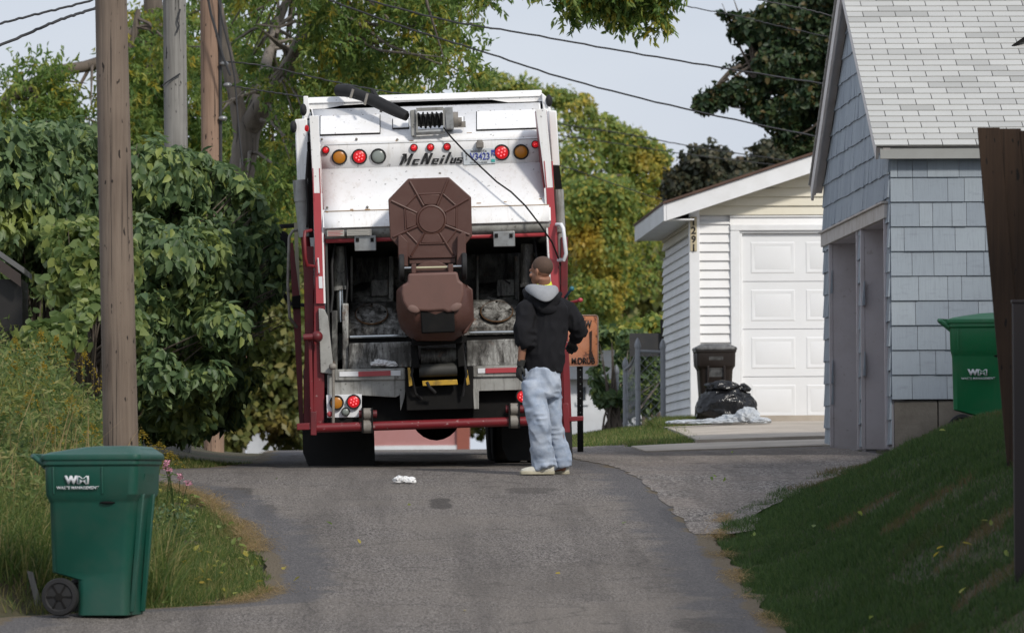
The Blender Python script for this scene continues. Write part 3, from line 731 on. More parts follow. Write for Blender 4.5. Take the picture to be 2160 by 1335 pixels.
# ------------------------------------------------------------------ refuse truck
TY=53.5; to=W(920,984,TY); to.z=h(to.x,TY)
TR=empty('garbage_truck',to,'white and red rear loading garbage truck with lit tail lamps, standing in the alley','garbage truck',rot=(R(.6),R(-1.4),0))
TM=Matrix.Translation(to)@Euler((R(.6),R(-1.4),0)).to_matrix().to_4x4(); TI=TM.inverted()
def Lp(px,py,dy=0.): return TI@W(px,py,TY+dy)
def P(name,mb,mat,parent=TR,**k): return mb.build(name,mat,parent,**k)
def qbox(m,x0,y0,x1,y1,d0,d1):
    """box whose rear face fills a region as seen at depth d0"""
    a=Lp(x0,y1,d0); b=Lp(x1,y0,d0); m.b2((a.x,a.y,a.z),(b.x,a.y+(d1-d0),b.z)); return m
def quad(m,pts):  # pts: (px,py,dy)
    v=[Lp(*p) for p in pts]; m.add(v,[tuple(range(len(v)))]); return m
def slabq(m,pts,th):
    """thick plate from a picture outline, extruded away from the viewer"""
    v=[Lp(*p) for p in pts]; m.prism(v,(0,th,0)); return m
# --- main body ahead of the tailgate
bl=Lp(632,300,1.4); br=Lp(1174,300,1.4); bt=Lp(900,200,1.4)
m=MB(); m.b2((bl.x+.03,1.55,.95),(br.x-.03,7.0,bt.z-.12)); P('body',m,M['white'],bevel=.04)
m=MB(); m.b2((-1.05,6.0+1.2,.7),(1.05,8.6,2.55)); cab=P('cab',m,M['white'],bevel=.08)
m=MB(); m.b2((-.42,.9,.5),(-.30,8.3,.78)); m2=MB(); m2.b2((.30,.9,.5),(.42,8.3,.78)); P('frame_rail',m,M['black']); P('frame_rail',m2,M['black'])
# --- white upper tailgate, lofted through a side profile
prof=[(212,1.30),(224,1.18),(226,.95),(284,.50),(287,.44),(299,.38),(301,.36),(351,.33),(437,.02),(441,.00),(474,-.04),(476,-.03),(497,.06)]
def xl_(py): return np.interp(py,[190,230,300,440,500],[650,661,677,683,686])
def xr_(py): return np.interp(py,[190,230,300,440,500],[1140,1136,1142,1158,1160])
def strip(name,rows,mat,**k):
    m=MB(); vs=[];fs=[]; n=12
    for (py,dy) in rows:
        for i in range(n+1): 
            u=i/n; p=Lp(xl_(py)*(1-u)+xr_(py)*u,py-15*(u-.46),dy); vs.append(p)
    for j in range(len(rows)-1):
        for i in range(n): q=j*(n+1)+i; fs.append((q,q+n+1,q+n+2,q+1))
    m.add(vs,fs); return P(name,m,mat,smooth=20,solid=.012,**k)
strip('upper_panel',prof[2:6],M['white'])
strip('lamp_panel',prof[5:8],M['white'])
strip('slope_panel',prof[7:10],M['white'])
strip('lip_panel',prof[9:12],M['white'])
def yy(py,px): # picture row corrected for the roll
    u=(px-660)/(1140-660); return py-15*(u-.46)
# underside lip: its downward shade is put into the grey colour
m=MB(); quad(m,[(686,yy(476,686),-.025),(1159,yy(476,1159),-.025),(1160,yy(498,1160),.02),(687,yy(498,687),.02)]); P('lip_underside',m,M['grey_white'],solid=.01)
m=MB(); quad(m,[(687,yy(498,687),.025),(1160,yy(498,1160),.025),(1160,yy(507,1160),.03),(687,yy(507,687),.03)]); P('red_strip',m,M['redtape'],solid=.01)
# top hoop
m=MB(); 
a=[(640,208,1.0),(1141,190,1.0),(1156,190,1.0),(1156,213,1.0),(655,231,1.0),(640,231,1.0)]
slabq(m,[(650,206,1.05),(1143,190,1.05),(1143,203,1.0),(650,219,1.0)],.5); P('top_beam',m,M['white'],bevel=.01)
m=MB()
pts=[(650,219,1.02),(1143,203,1.02),(1143,214,1.02)]+[(1143-x*(1143-650)/14,214+17*x/14-9*sin(pi*x/14)**.5*(1 if 2<x<13 else .0),1.02) for x in range(1,14)]+[(650,231,1.02)]
slabq(m,pts,.04); P('top_beam_face',m,M['white'],smooth=0)
m=MB(); slabq(m,[(660,212,1.28),(1140,197,1.28),(1140,226,1.28),(660,241,1.28)],.05); P('roof_gap',m,M['black'])
# deck between beam and upper panel
m=MB(); quad(m,[(652,233,1.15),(1143,214,1.15),(1138,222,.94),(660,236,.94)]); P('deck_panel',m,M['white'],solid=.01)
# side cheeks of the tailgate (white, slanted profile)
for side in (0,1):
    x=660 if not side else 1140
    m=MB(); f=xl_ if not side else xr_
    pr=[Lp(f(py),yy(py,f(py)),dy) for py,dy in [(212,1.30)]+prof[2:]]+[Lp(f(498),yy(498,f(498)),1.4)]
    m.prism(pr,(.012*(1 if side else -1),0,0)); P('cheek_plate',m,M['white'],smooth=0)
# access doors on the upper panel
def pan(x0,y0,x1,y1,d0,d1,name,mat,off=.014,th=.008):
    m=MB(); v=[Lp(x0,yy(y0,x0),d0),Lp(x1,yy(y0,x1),d0),Lp(x1,yy(y1,x1),d1),Lp(x0,yy(y1,x0),d1)]
    nrm=(v[1]-v[0]).cross(v[2]-v[0]).normalized(); 
    if nrm.y>0: nrm=-nrm
    m.hexa([p+nrm*off for p in v]+[p+nrm*(off+th) for p in v]); return P(name,m,mat,bevel=.003)
def dd_(py): return float(np.interp(py,[a for a,_ in prof],[b for _,b in prof]))
for (x0,y0,x1,y1) in ((676,243,801,281),(1006,243,1133,281),(829,253,862,272),(940,253,978,272)):
    pan(x0-1.5,y0-1.5,x1+1.5,y1+1.5,dd_(y0-1.5),dd_(y1+1.5),'door_gap',M['black'],off=.008,th=.003)
    pan(x0,y0,x1,y1,dd_(y0),dd_(y1),'access_door',M['white'],off=.013)
for (x0,x1,py) in ((676,705,241),(764,794,241),(1008,1036,241),(1096,1125,241)):
    m=MB(); a=Lp(x0,yy(py,x0),dd_(py)-.02); b=Lp(x1,yy(py,x1),dd_(py)-.02); m.cyl(a,b,.007,8)
    for t in (.05,.95): m.ell(a.lerp(b,t),(.014,.014,.014),8,6)
    P('hinge',m,M['clamp'])
# rivets / bolts
for px,py in ((679,294),(752,294),(838,295),(988,283),(1061,282),(1135,278),(690,438),(775,437),(833,437),(945,430),(1066,430),(1140,426),(928,366),(1045,396)):
    m=MB(); m.ell(Lp(px,py,dd_(py)-.012),(.012,.010,.012),8,6); P('bolt',m,M['clamp'])
# seam with rust
pan(684,439.5,1158,441.5,.0,.0,'panel_seam',paint('rusty seam',(.34,.22,.12),dirt=(.12,.07,.03),amt=.8,scale=9),off=.004,th=.004)
pan(684,300,1140,301.5,.36,.36,'panel_seam',M['grey_white'],off=.004,th=.004)
# --- winch
m=MB(); c=Lp(905,253,.45); a=Lp(876,255,.45); b=Lp(936,252,.45)
dr=MB(); dr.cyl(a,b,.055,18); P('winch_drum',dr,M['hopper_dark'])
rp_=MB(); path=[]
n=150
for i in range(n):
    t=i/(n-1); p=a.lerp(b,.04+.92*abs(((t*2.0)%2)-1)); w=i*2*pi/13
    rr_=.058+.012*random.random(); path.append(p+Vector((.004*random.uniform(-1,1),cos(w)*rr_,sin(w)*rr_)))
rp_.tube(path,.0065,5); P('winch_rope',rp_,M['black'])
def plate(name,pts,dy,th,mat,**k): 
    m=MB(); slabq(m,[(x,y,dy) for x,y in pts],th); return P(name,m,mat,**k)
plate('winch_bracket',[(865,233),(877,231),(879,287),(868,287)],.33,.22,M['grey_white'],bevel=.006)
plate('winch_bracket',[(937,227),(955,225),(958,272),(941,273)],.33,.22,M['steel'],bevel=.006)
plate('winch_guide',[(878,228),(934,226),(938,230),(938,272),(935,272),(934,233),(880,235),(882,280),(878,280)],.30,.02,M['grey_white'],smooth=0)
m=MB(); m.cyl(Lp(878,280,.36),Lp(938,277,.36),.026,12); P('winch_roller',m,M['steel'])
m=MB(); m.cyl(Lp(955,253,.42),Lp(966,253,.42),.07,14); m.cyl(Lp(966,256,.42),Lp(974,256,.42),.035,10); m.box(Lp(970,263,.45),(.10,.06,.05)); P('winch_motor',m,M['clamp'])
# --- black boom / hose bundle across the roof
for off,r in ((0,.048),(6,.034)):
    m=MB(); path=[Lp(714-off*.2,191+off*0,.95),Lp(735,192+off*.3,.85),Lp(765,203-off*.6,.75),Lp(800,219-off,.62),Lp(835,236-off,.50),Lp(858,247-off,.44)]
    m.tube(path,[r*1.15,r*1.2,r,r*1.1,r,r*.8],12); P('hydraulic_hose',m,M['rubber'])
m=MB(); m.tube([Lp(786,191,.75),Lp(793,203,.70),Lp(800,213,.65)],.022,8); P('hose_fitting',m,M['rubber'])
for t in (748,778,812):
    m=MB(); p0=Lp(t-3,np.interp(t,[735,765,800,835],[186,192,207,224]),.6); p1=Lp(t-9,np.interp(t,[735,765,800,835],[202,216,232,248]),.6); m.tube([p0,p1],.012,8); P('hose_clamp',m,M['clamp'])
# --- lamps
def lamp(px,py,r,mat,name='tail_lamp',hot=None,dy=None):
    dy=dd_(py)-.02 if dy is None else dy; c=Lp(px,py,dy); Mx=Matrix.Translation(c)@Matrix.Rotation(pi/2,4,'X')
    r=r/243
    m=MB(); m.lathe([(r*1.0,-.02),(r*1.22,-.02),(r*1.24,.012),(r*1.12,.020),(r*1.0,.020),(r*1.0,-.01)],Mx,26,cap=False); o=P(name,m,M['rubber'])
    m=MB(); m.lathe([(r*1.02,0),(r*1.02,.010),(r*.8,.017),(r*.4,.020),(.001,.021)],Mx,24); P('lens',m,mat,o)
    if hot:
        m=MB()
        for k in range(hot): w=2*pi*k/hot+.3; q=r*(.52 if hot>2 else .28); m.ell(c+Vector((cos(w)*q,-.019,sin(w)*q)),(r*.11,.004,r*.11),8,6)
        if hot>2: m.ell(c+Vector((0,-.021,0)),(r*.11,.004,r*.11),8,6)
        P('diode',m,M['ledhot'],o)
    return o
for px,py in ((687,317),(873,312),(908,311),(943,310),(1129,305)): lamp(px,py,6.8,M['led'],'marker_lamp',2)
lamp(716,332,13.5,M['amber'],'turn_lamp'); lamp(758,331,13.5,M['led'],'brake_lamp',6); lamp(798,330,13.5,M['clear'],'reversing_lamp')
lamp(1058,322,14,M['led'],'brake_lamp',6); lamp(1099,321,13.5,M['amber'],'turn_lamp')
# --- lettering and plate
sc=1/243
dyl=.316
def lt(s,px,py,w,hh,mat,bold=.0,shear=0,dy=dyl,name='lettering',rot=1.8-1.4*0,par=TR):
    c=Lp(px,py,dy)-Vector((0,.006,0)); Mx=Matrix.Translation(c)@Matrix.Rotation(R(.3),4,'Y')@Matrix.Rotation(pi/2,4,'X')
    return text(name,s,Mx,hh*sc,mat,par,bold=bold,shear=shear,width=w*sc if w else None,extrude=.003)
def glyph(polys,x0,x1,yb,hh,shear=.42):
    """heavy letters drawn as polygons in a unit box"""
    m=MB(); w=(x1-x0)-shear*hh
    for pl_ in polys: slabq(m,[(x0+u*w+shear*v*hh,yb-v*hh,dyl-.006) for u,v in pl_],.004)
    P('lettering',m,M['ink_black'],smooth=0)
glyph([[(0,0),(.30,0),(.30,1),(0,1)],[(.16,1),(.30,1),(.56,.45),(.44,.12)],[(.44,.12),(.56,.45),(.72,1),(.90,1)][::1],[(.70,0),(1,0),(1,1),(.70,1)],[(-.12,.86),(.1,.86),(.1,1),(-.12,1)]],842,873,348.5,24)
glyph([[(0,0),(.32,0),(.32,1),(0,1)],[(.05,1),(.36,1),(.95,0),(.64,0)],[(.68,0),(1,0),(1,1),(.68,1)]],886,914,347,24)
glyph([[(0,0),(1,0),(1,.62),(0,.62)],[(.05,.76),(.95,.76),(.95,1),(.05,1)]],926,940,346,18.5)
glyph([[(0,0),(1,0),(1,1),(0,1)]],937,953,345.5,24.5)
GL_={'c':[[(0,0),(.42,0),(.42,1),(0,1)],[(.3,.74),(1,.74),(1,1),(.3,1)],[(.3,0),(1,0),(1,.26),(.3,.26)]],
 'e':[[(0,0),(.38,0),(.38,1),(0,1)],[(.3,.80),(1,.80),(1,1),(.3,1)],[(.70,.42),(1,.42),(1,.9),(.70,.9)],[(.3,.40),(1,.40),(1,.56),(.3,.56)],[(.3,0),(1,0),(1,.22),(.3,.22)]],
 'u':[[(0,0),(.40,0),(.40,1),(0,1)],[(.62,0),(1,0),(1,1),(.62,1)],[(.2,0),(.8,0),(.8,.25),(.2,.25)]],
 's':[[(0,.78),(1,.78),(1,1),(0,1)],[(0,.5),(.4,.5),(.4,.95),(0,.95)],[(0,.40),(1,.40),(1,.60),(0,.60)],[(.6,.05),(1,.05),(1,.5),(.6,.5)],[(0,0),(1,0),(1,.22),(0,.22)]]}
for ch,x0,x1,yb,hh in (('c',868,886,348.2,12.5),('e',909,927,347,12.5),('u',948,964,345.4,12.5),('s',961,978,345,12.5)): glyph(GL_[ch],x0,x1,yb,hh,shear=.36)
pl=plate('licence_plate',[(976,316),(1043,312),(1046,345),(978,349)],.31,.008,M['plate'],bevel=.004)
for s,px,py,w,hh,mt in (('V3423',1012,330,42,15,'ink_blue'),('MINNESOTA',1010,318.5,34,4.5,'ink_grey'),('10,000 LAKES',1010,342.5,36,4,'ink_grey'),('N',1040,325,7,9,'ink_blue')):
    lt(s,px,py,w,hh,M[mt],bold=.012,dy=.31,par=pl)
for i,ch in enumerate('YTA'): lt(ch,984,325+i*5.2,4,4.2,M['ink_grey'],bold=.01,dy=.31,par=pl)
plate('sticker',[(1036,316.5),(1043,316),(1043.4,321),(1036.4,321.5)],  .304,.004,M['ink_blue'])
plate('sticker',[(1036,336),(1044,335.5),(1044.4,341.5),(1036.4,342)],  .304,.004,M['teal'])
m=MB(); m.box(Lp(1012,306,.30),(.065,.08,.05)); m.box(Lp(1012,299,.31),(.05,.05,.03)); P('plate_lamp',m,M['clamp'],bevel=.006)
# warning decals on the lip underside
for (x0,x1) in ((690,726),(732,784)):
    pl2=plate('warning_decal',[(x0,yy(480,x0)),(x1,yy(480,x1)),(x1,yy(493,x1)),(x0,yy(493,x0))],-.06,.004,flat('faded decal',(.40,.38,.34),.6))
    m=MB()
    for k in range(4):
        q=[(x0+2,yy(482+k*3,x0+2),-.062),(x1-3-k%2*5,yy(482+k*3,x1-3),-.062),(x1-3-k%2*5,yy(483+k*3,x1-3),-.062),(x0+2,yy(483+k*3,x0+2),-.062)]; slabq(m,q,.002)
    P('decal_print',m,M['redtape'] if x0<700 else M['ink_grey'],pl2)
# --- side posts
def post(name,pts,dy,th,mat): return plate(name,pts,dy,th,mat,bevel=.004)
post('side_post',[(653,247),(671,246),(686,500),(684,900),(660,902),(664,500)],.02,.32,M['red'])
post('side_post',[(1131,232),(1153,233),(1176,497),(1183,640),(1186,900),(1163,900),(1162,640),(1156,497)],.02,.32,M['red'])
post('post_face',[(652.5,245),(672,244),(679,408),(661,408)],-.001,.018,M['white'])
post('post_face',[(1130,231),(1152,230),(1168,396),(1151,397)],-.001,.018,M['white'])
plate('reflective_tape',[(659,355),(661,355),(665,498),(663,498)],-.006,.004,M['redtape']); plate('reflective_tape',[(673,355),(675,355),(677,408),(675,408)],-.006,.004,M['redtape'])
plate('reflective_tape',[(661.5,408),(676.5,408),(683,640),(667,640)],-.006,.006,M['redtape'])
plate('reflective_tape',[(1147,340),(1149,340),(1154,397),(1152,397)],-.006,.004,M['redtape']); plate('reflective_tape',[(1163,340),(1166,340),(1169,397),(1167,397)],-.006,.004,M['redtape'])
plate('reflective_tape',[(1152,397),(1168,396),(1174,498),(1180,640),(1165,640),(1157,498)],-.006,.006,M['redtape'])
plate('post_edge',[(676,408),(680,408),(687,640),(683,640)],-.003,.2,M['white']); plate('post_edge',[(1147.5,397),(1151.5,397),(1165,640),(1161,640)],-.003,.2,M['white'])
plate('notice_sticker',[(672,583),(680,583),(681,608),(673,608)],-.012,.004,M['whitetape'])
m=MB(); m.tube([Lp(671,545,-.005),Lp(671,547,-.04),Lp(673,575,-.04),Lp(673,577,-.005)],.007,8); P('grab_handle',m,M['whitetape'])
# outer left / right side structures
plate('side_panel',[(622,252),(648,250),(652,440),(630,440)],.9,.8,M['white'],bevel=.01)
plate('side_panel',[(640,203),(650,203),(655,250),(641,252)],1.0,.3,M['white'],bevel=.006)
plate('side_box',[(1157,233),(1174,234),(1181,350),(1164,350)],.35,.8,M['white'],bevel=.01)
plate('side_panel',[(1143,196),(1153,205),(1158,236),(1146,236)],.9,.5,M['white'],bevel=.006)
plate('side_channel',[(648,300),(657,300),(662,500),(652,500)],.3,.2,M['black'])
plate('side_channel',[(1168,350),(1180,350),(1186,400),(1173,400)],.3,.2,M['black'])
for px,py in ((619,268),(640,232),(1158,213)):
    m=MB(); m.ell(Lp(px,py,.9),(.03,.05,.055),10,8); P('side_marker',m,M['rubber'])
m=MB(); m.ell(Lp(647,271,.4),(.02,.02,.03),10,8); P('marker_lens',m,M['led'])
m=MB(); m.tube([Lp(633,380,.4),Lp(636,425,.4)],.065,14); m.tube([Lp(636,425,.4),Lp(644,500,.4)],.058,14); P('lift_cylinder',m,M['grey_white'])
m=MB(); m.tube([Lp(644,500,.4),Lp(655,640,.4)],.04,14); P('cylinder_rod',m,M['dkred'])
m=MB(); m.tube([Lp(1178,400,.3),Lp(1182,490,.3)],.045,14); m.tube([Lp(1182,490,.3),Lp(1186,600,.3)],.032,12); P('lift_cylinder',m,M['grey_white'])
# left red outer frame
plate('outer_frame',[(640,520),(662,520),(662,900),(640,905),(643,700)],.25,.25,M['dkred'],bevel=.006)
plate('outer_strut',[(650,705),(657,705),(663,905),(655,905)],-.05,.07,M['red'],bevel=.006)
plate('outer_strut',[(610,512),(618,512),(634,640),(640,900),(632,900)],.9,.08,M['dkred'])
plate('outer_frame',[(1183,500),(1198,500),(1196,900),(1183,905)],.25,.25,M['dkred'],bevel=.006)
plate('outer_strut',[(1185,690),(1198,690),(1206,890),(1190,900)],-.05,.07,M['red'],bevel=.006)
plate('pivot_plate',[(672,650),(684,652),(692,668),(705,790),(676,786)],-.03,.04,M['grey_white'],bevel=.006)
m=MB(); m.cyl(Lp(640,712,-.1),Lp(668,710,-.1),.03,12); m.ell(Lp(669,710,-.1),(.05,.05,.05)); P('pivot_pin',m,M['dkred'])
m=MB(); m.tube([Lp(656,486,-.02),Lp(643,489,-.12),Lp(642,500,-.14),Lp(644,545,-.14),Lp(648,560,-.12),Lp(662,562,-.02)],.015,10); P('grab_rail',m,M['red'])
m=MB(); m.tube([Lp(1174,474,-.02),Lp(1184,474,-.12),Lp(1188,482,-.14),Lp(1194,535,-.14),Lp(1190,548,-.12),Lp(1178,549,-.02)],.017,10); P('grab_rail',m,M['whitetape'])
m=MB(); m.tube([Lp(636,484,.8),Lp(618,487,.7),Lp(610,500,.7),Lp(607,600,.7),Lp(611,670,.7),Lp(626,690,.8)],.014,10); P('side_handrail',m,M['clamp'])
plate('side_ladder',[(620,470),(628,470),(636,712),(628,712)],1.2,.03,flat('cream mesh strip',(.42,.38,.28),.6))
plate('step_box',[(616,625),(634,622),(634,650),(616,650)],.85,.12,M['black'],bevel=.006)
# mirror at the cab, left
m=MB(); m.prism([Lp(574,494,5.5),Lp(580,488,5.5),Lp(600,487,5.5),Lp(609,495,5.5),Lp(609,600,5.5),Lp(585,606,5.5),Lp(578,560,5.5)],(0,.10,0)); P('mirror',m,M['black'],bevel=.03)
m=MB(); m.tube([Lp(586,488,5.5),Lp(592,478,5.6),Lp(620,476,5.8),Lp(660,478,6.2)],.022,8); P('mirror_arm',m,M['black'])
m=MB(); m.tube([Lp(590,604,5.5),Lp(610,640,5.6),Lp(650,645,6.2)],.018,8); P('mirror_arm',m,M['black'])
# --- hopper interior
def plane(name,pts,mat,**k):
    m=MB(); quad(m,pts); return P(name,m,mat,solid=.012,**k)
def inx(px,py,dy): return Lp(px,py,dy)
# side walls
cx=lambda px,dy: 920+(px-920)*53.5/(53.5+dy)   # keep width constant with depth
for side,x in ((0,690),(1,1157)):
    m=MB(); pr=[Lp(x,500,.10),Lp(x,900,.10)]; pr=[Vector((pr[0].x,.05,Lp(x,503,.1).z)),Vector((pr[0].x,1.6,Lp(x,503,.1).z)),Vector((pr[0].x,1.6,.7)),Vector((pr[0].x,.05,.55))]
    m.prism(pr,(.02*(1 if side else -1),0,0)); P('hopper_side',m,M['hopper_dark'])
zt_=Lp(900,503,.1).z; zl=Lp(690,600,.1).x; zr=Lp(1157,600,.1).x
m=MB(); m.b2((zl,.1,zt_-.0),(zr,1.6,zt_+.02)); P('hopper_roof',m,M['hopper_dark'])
# packer panel: recessed pockets
pk_=lambda px,py,dy:Lp(px,py,dy)
plane('packer_blade',[(690,500,.95),(1160,486,.95),(1160,650,.95),(690,660,.95)],M['hopper'])
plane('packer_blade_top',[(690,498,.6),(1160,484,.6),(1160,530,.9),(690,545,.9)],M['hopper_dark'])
for xs0,xs1 in ((742,822),(1008,1088)):   # framed pockets
    for (x0,x1) in ((xs0-3,xs0+2),(xs1-2,xs1+8)):
        m=MB(); slabq(m,[(x0,540,.62),(x1,540,.62),(x1,640,.62),(x0,640,.62)],.30)
        P('packer_rib',m,M['hopper'],bevel=.004)
    plane('packer_wedge',[(xs0+2,600,.90),(xs1-2,592,.90),(xs1-2,640,.62),(xs0+2,640,.62)],M['hopper'])
    plate('packer_pad',[(xs0+40,590),(xs0+78,588),(xs0+78,624),(xs0+40,626)],.66,.22,M['hopper'],bevel=.01)
RUSTR=paint('rusty hatch rim',(.14,.075,.035),dirt=(.05,.03,.02),amt=.7,scale=14)
# floor slope
plane('hopper_floor',[(738,638,.60),(1092,632,.60),(1092,690,.28),(736,696,.28)],M['sill'])
plane('hopper_floor_edge',[(736,696,.28),(1092,690,.28),(1092,716,.24),(736,722,.24)],M['sill'])
for cx_,cy_ in ((784,663),(1048,658)):
    c=Lp(cx_,cy_,.42); m=MB(); nrm=(Lp(784,640,.6)-Lp(784,690,.28)).normalized(); X=Vector((1,0,0)); N_=X.cross(nrm).normalized()
    if N_.y>0:N_=-N_
    ax=.145; by=.17
    ring=lambda r,o:[c+X*cos(w)*ax*r+nrm*sin(w)*by*r+N_*o for w in [2*pi*k/32 for k in range(32)]]
    m.loft([ring(1.0,0),ring(1.0,.008),ring(.95,.010),ring(.95,.006)]); o=P('oval_hatch',m,RUSTR)
    m=MB(); m.loft([ring(.94,.0),ring(.94,.011)]); P('hatch_cover',m,M['sill'],o)
    m=MB()
    for w in (0.1,1.57,3.0,4.7): m.ell(c+X*cos(w)*ax*.82+nrm*sin(w)*by*.82+N_*.012,(.011,.011,.011),8,6)
    P('hatch_bolt',m,M['black'],o)
# rails and sill
m=MB(); m.tube([Lp(738,711,.14),Lp(858,708,.14)],.016,8); P('chrome_rail',m,M['chrome']); m=MB(); m.tube([Lp(990,702,.14),Lp(1092,700,.14)],.016,8); P('chrome_rail',m,M['chrome'])
plate('sill_gap',[(736,712),(1095,704),(1095,722),(736,728)],.16,.3,M['black'])
plate('sill_plate',[(736,724),(868,720),(868,775),(734,780)],.05,.2,M['sill'],bevel=.012)
plate('sill_plate',[(984,718),(1095,714),(1095,770),(984,774)],.05,.2,M['sill'],bevel=.012)
plate('side_column',[(700,655),(712,655),(712,785),(700,790)],.02,.12,M['hopper'],bevel=.006)
plate('side_column',[(722,640),(735,640),(735,780),(722,785)],.1,.2,M['sill'],bevel=.006)
# packing cylinders
for x0,y0,x1,y1 in ((716,520,716,608),(1112,515,1112,600)):
    m=MB(); m.cyl(Lp(x0,y0,.35),Lp(x1,y1,.35),.056,18); o=P('packing_cylinder',m,M['hopper'])
    m=MB(); m.cyl(Lp(x1,y1-4,.35),Lp(x1+1,y1+4,.35),.064,18); P('cylinder_collar',m,M['sill'],o)
    m=MB(); m.cyl(Lp(x1+1,y1,.35),Lp(x1+3,690,.3),.034,14); P('cylinder_rod',m,M['chrome'],o)
    m=MB(); m.cyl(Lp(x1-10,692,.28),Lp(x1+14,690,.28),.05,14); P('rod_end',m,M['black'],o)
# hanging bracket plates
for (x0,x1,y0) in ((747,793,497),(1040,1086,488)):
    o=plate('bracket_plate',[(x0,y0),(x1,y0-1),(x1+1,y0+32),(x0+1,y0+33)],-.03,.03,M['steel'],bevel=.006)
    for bx_ in (x0+7,x1-8):
        m=MB(); m.box(Lp(bx_,y0+9,-.035),(.028,.012,.034)); P('bolt_hole',m,M['black'],o)
# --- bumper beam
for (x0,x1,y0) in ((706,855,779),(998,1100,772)):
    o=plate('bumper_beam',[(x0,y0),(x1,y0-3),(x1+1,y0+22),(x0,y0+24)],-.02,.16,M['grey_white'],bevel=.008)
    plate('reflector_strip',[(x0+10,y0+5),(x1-10,y0+2),(x1-10,y0+13),(x0+10,y0+15)],-.028,.006,M['whitetape'])
    a0=x0+50 if x0<800 else x0+26; a1=a0+68
    plate('reflector_strip',[(a0,y0+4.5),(a1,y0+2.5),(a1,y0+13),(a0,y0+15)],-.034,.006,M['redtape'])
plate('lower_panel',[(690,790),(706,790),(706,803),(855,800),(855,826),(835,838),(765,834),(690,834)],.0,.10,M['grey_white'],bevel=.004)
plate('lower_panel',[(998,796),(1105,794),(1105,822),(998,825)],.0,.10,M['grey_white'],bevel=.004)
plate('support_leg',[(843,822),(855,822),(853,838),(845,866)],-.01,.06,M['grey_white']); plate('support_leg',[(998,820),(1010,820),(1010,862),(1000,862)],-.01,.06,M['grey_white'])
plate('dark_skirt',[(765,834),(998,826),(1100,822),(1160,822),(1160,890),(690,898),(690,880),(765,880)],.12,.2,M['black'])
plate('lamp_plate',[(688,833),(763,831),(763,877),(755,880),(690,881)],-.03,.03,M['whitetape'],bevel=.004)
plate('under_bar',[(690,881),(757,880),(757,896),(690,898)],-.02,.1,M['black'])
lamp(710,849,12.5,M['amber'],'turn_lamp',dy=-.05); lamp(746,847,12.5,M['led'],'brake_lamp',6,dy=-.05); lamp(729,868,7.5,M['clear'],'reversing_lamp',dy=-.05)
m=MB(); m.ell(Lp(696,873,-.05),(.025,.012,.025)); P('reflector',m,M['redtape'])
lamp(1103,836,12.5,M['led'],'brake_lamp',6,dy=-.05)
m=MB(); m.tube([Lp(703,775,-.08),Lp(703,895,-.08)],.013,8); m.ell(Lp(702,773,-.08),(.035,.03,.03)); P('linkage_rod',m,M['clamp'])
# --- red cross bar with clamps
m=MB(); m.tube([Lp(655,903,-.10),Lp(1200,885,-.10)],.040,16); P('cross_bar',m,M['red'])
for px in (775,1085):
    y=903-(px-655)*18/545
    for oy,rr_ in ((0,.058),(-26,.052)):
        m=MB(); m.cyl(Lp(px-9,y+oy,-.10),Lp(px+9,y+oy,-.10),rr_,16); P('pivot_clamp',m,M['clamp'],bevel=.006)
    m=MB(); m.cyl(Lp(px-18,y-26,-.10),Lp(px+20,y-26,-.10),.034,12); P('pivot_pin',m,M['dkred'])
    plate('clamp_plate',[(px-12,y-40),(px-9,y-40),(px-9,y+14),(px-12,y+14)],-.16,.14,M['black']); plate('clamp_plate',[(px+9,y-40),(px+12,y-40),(px+12,y+14),(px+9,y+14)],-.16,.14,M['black'])
plate('step_bracket',[(626,893),(668,891),(668,906),(626,907)],-.14,.12,M['red'],bevel=.006); plate('step_bracket',[(1190,879),(1231,877),(1231,887),(1190,890)],-.14,.12,M['red'],bevel=.006)
plate('bar_end',[(655,868),(668,868),(668,918),(655,918)],-.16,.04,M['dkred'],bevel=.006); plate('bar_end',[(1186,850),(1199,850),(1203,912),(1190,912)],-.16,.04,M['red'],bevel=.006)
# --- lifter in the middle
plate('lifter_frame',[(855,778),(868,778),(868,815),(985,810),(985,772),(998,772),(998,862),(858,866)],-.10,.2,M['black'],bevel=.006)
m=MB(); m.cyl(Lp(884,782,-.16),Lp(964,779,-.16),.058,18); P('lifter_roller',m,M['hopper_dark'])
m=MB(); m.cyl(Lp(888,752,-.10),Lp(962,750,-.10),.075,18); P('lifter_roller',m,M['hopper'])
plate('lifter_arm',[(866,726),(880,724),(886,775),(870,778)],-.24,.10,M['black'],bevel=.01); plate('lifter_arm',[(962,722),(978,720),(980,772),(966,775)],-.24,.10,M['black'],bevel=.01)
plate('lifter_crossbar',[(872,698),(972,694),(978,724),(868,730)],-.34,.12,M['black'],bevel=.012)
plate('lifter_lip',[(884,698),(968,694),(968,698),(884,702)],-.37,.03,M['steel'])
for x in (882,962): plate('lifter_pad',[(x,700),(x+11,699.5),(x+11,706),(x,707)],-.37,.03,M['grey_white'])
plate('yellow_guide',[(860,775),(865,775),(870,812),(863,815)],-.22,.06,M['yellow']); plate('yellow_guide',[(981,785),(986,780),(991,810),(985,812)],-.22,.06,M['yellow'])
plate('yellow_bar',[(890,803),(964,800),(966,811),(892,814)],-.20,.05,M['yellow'],bevel=.004)
m=MB(); m.tube([Lp(900,805,-.25),Lp(905,815,-.25),Lp(918,828,-.2)],.014,8); P('lifter_hose',m,M['rubber'])
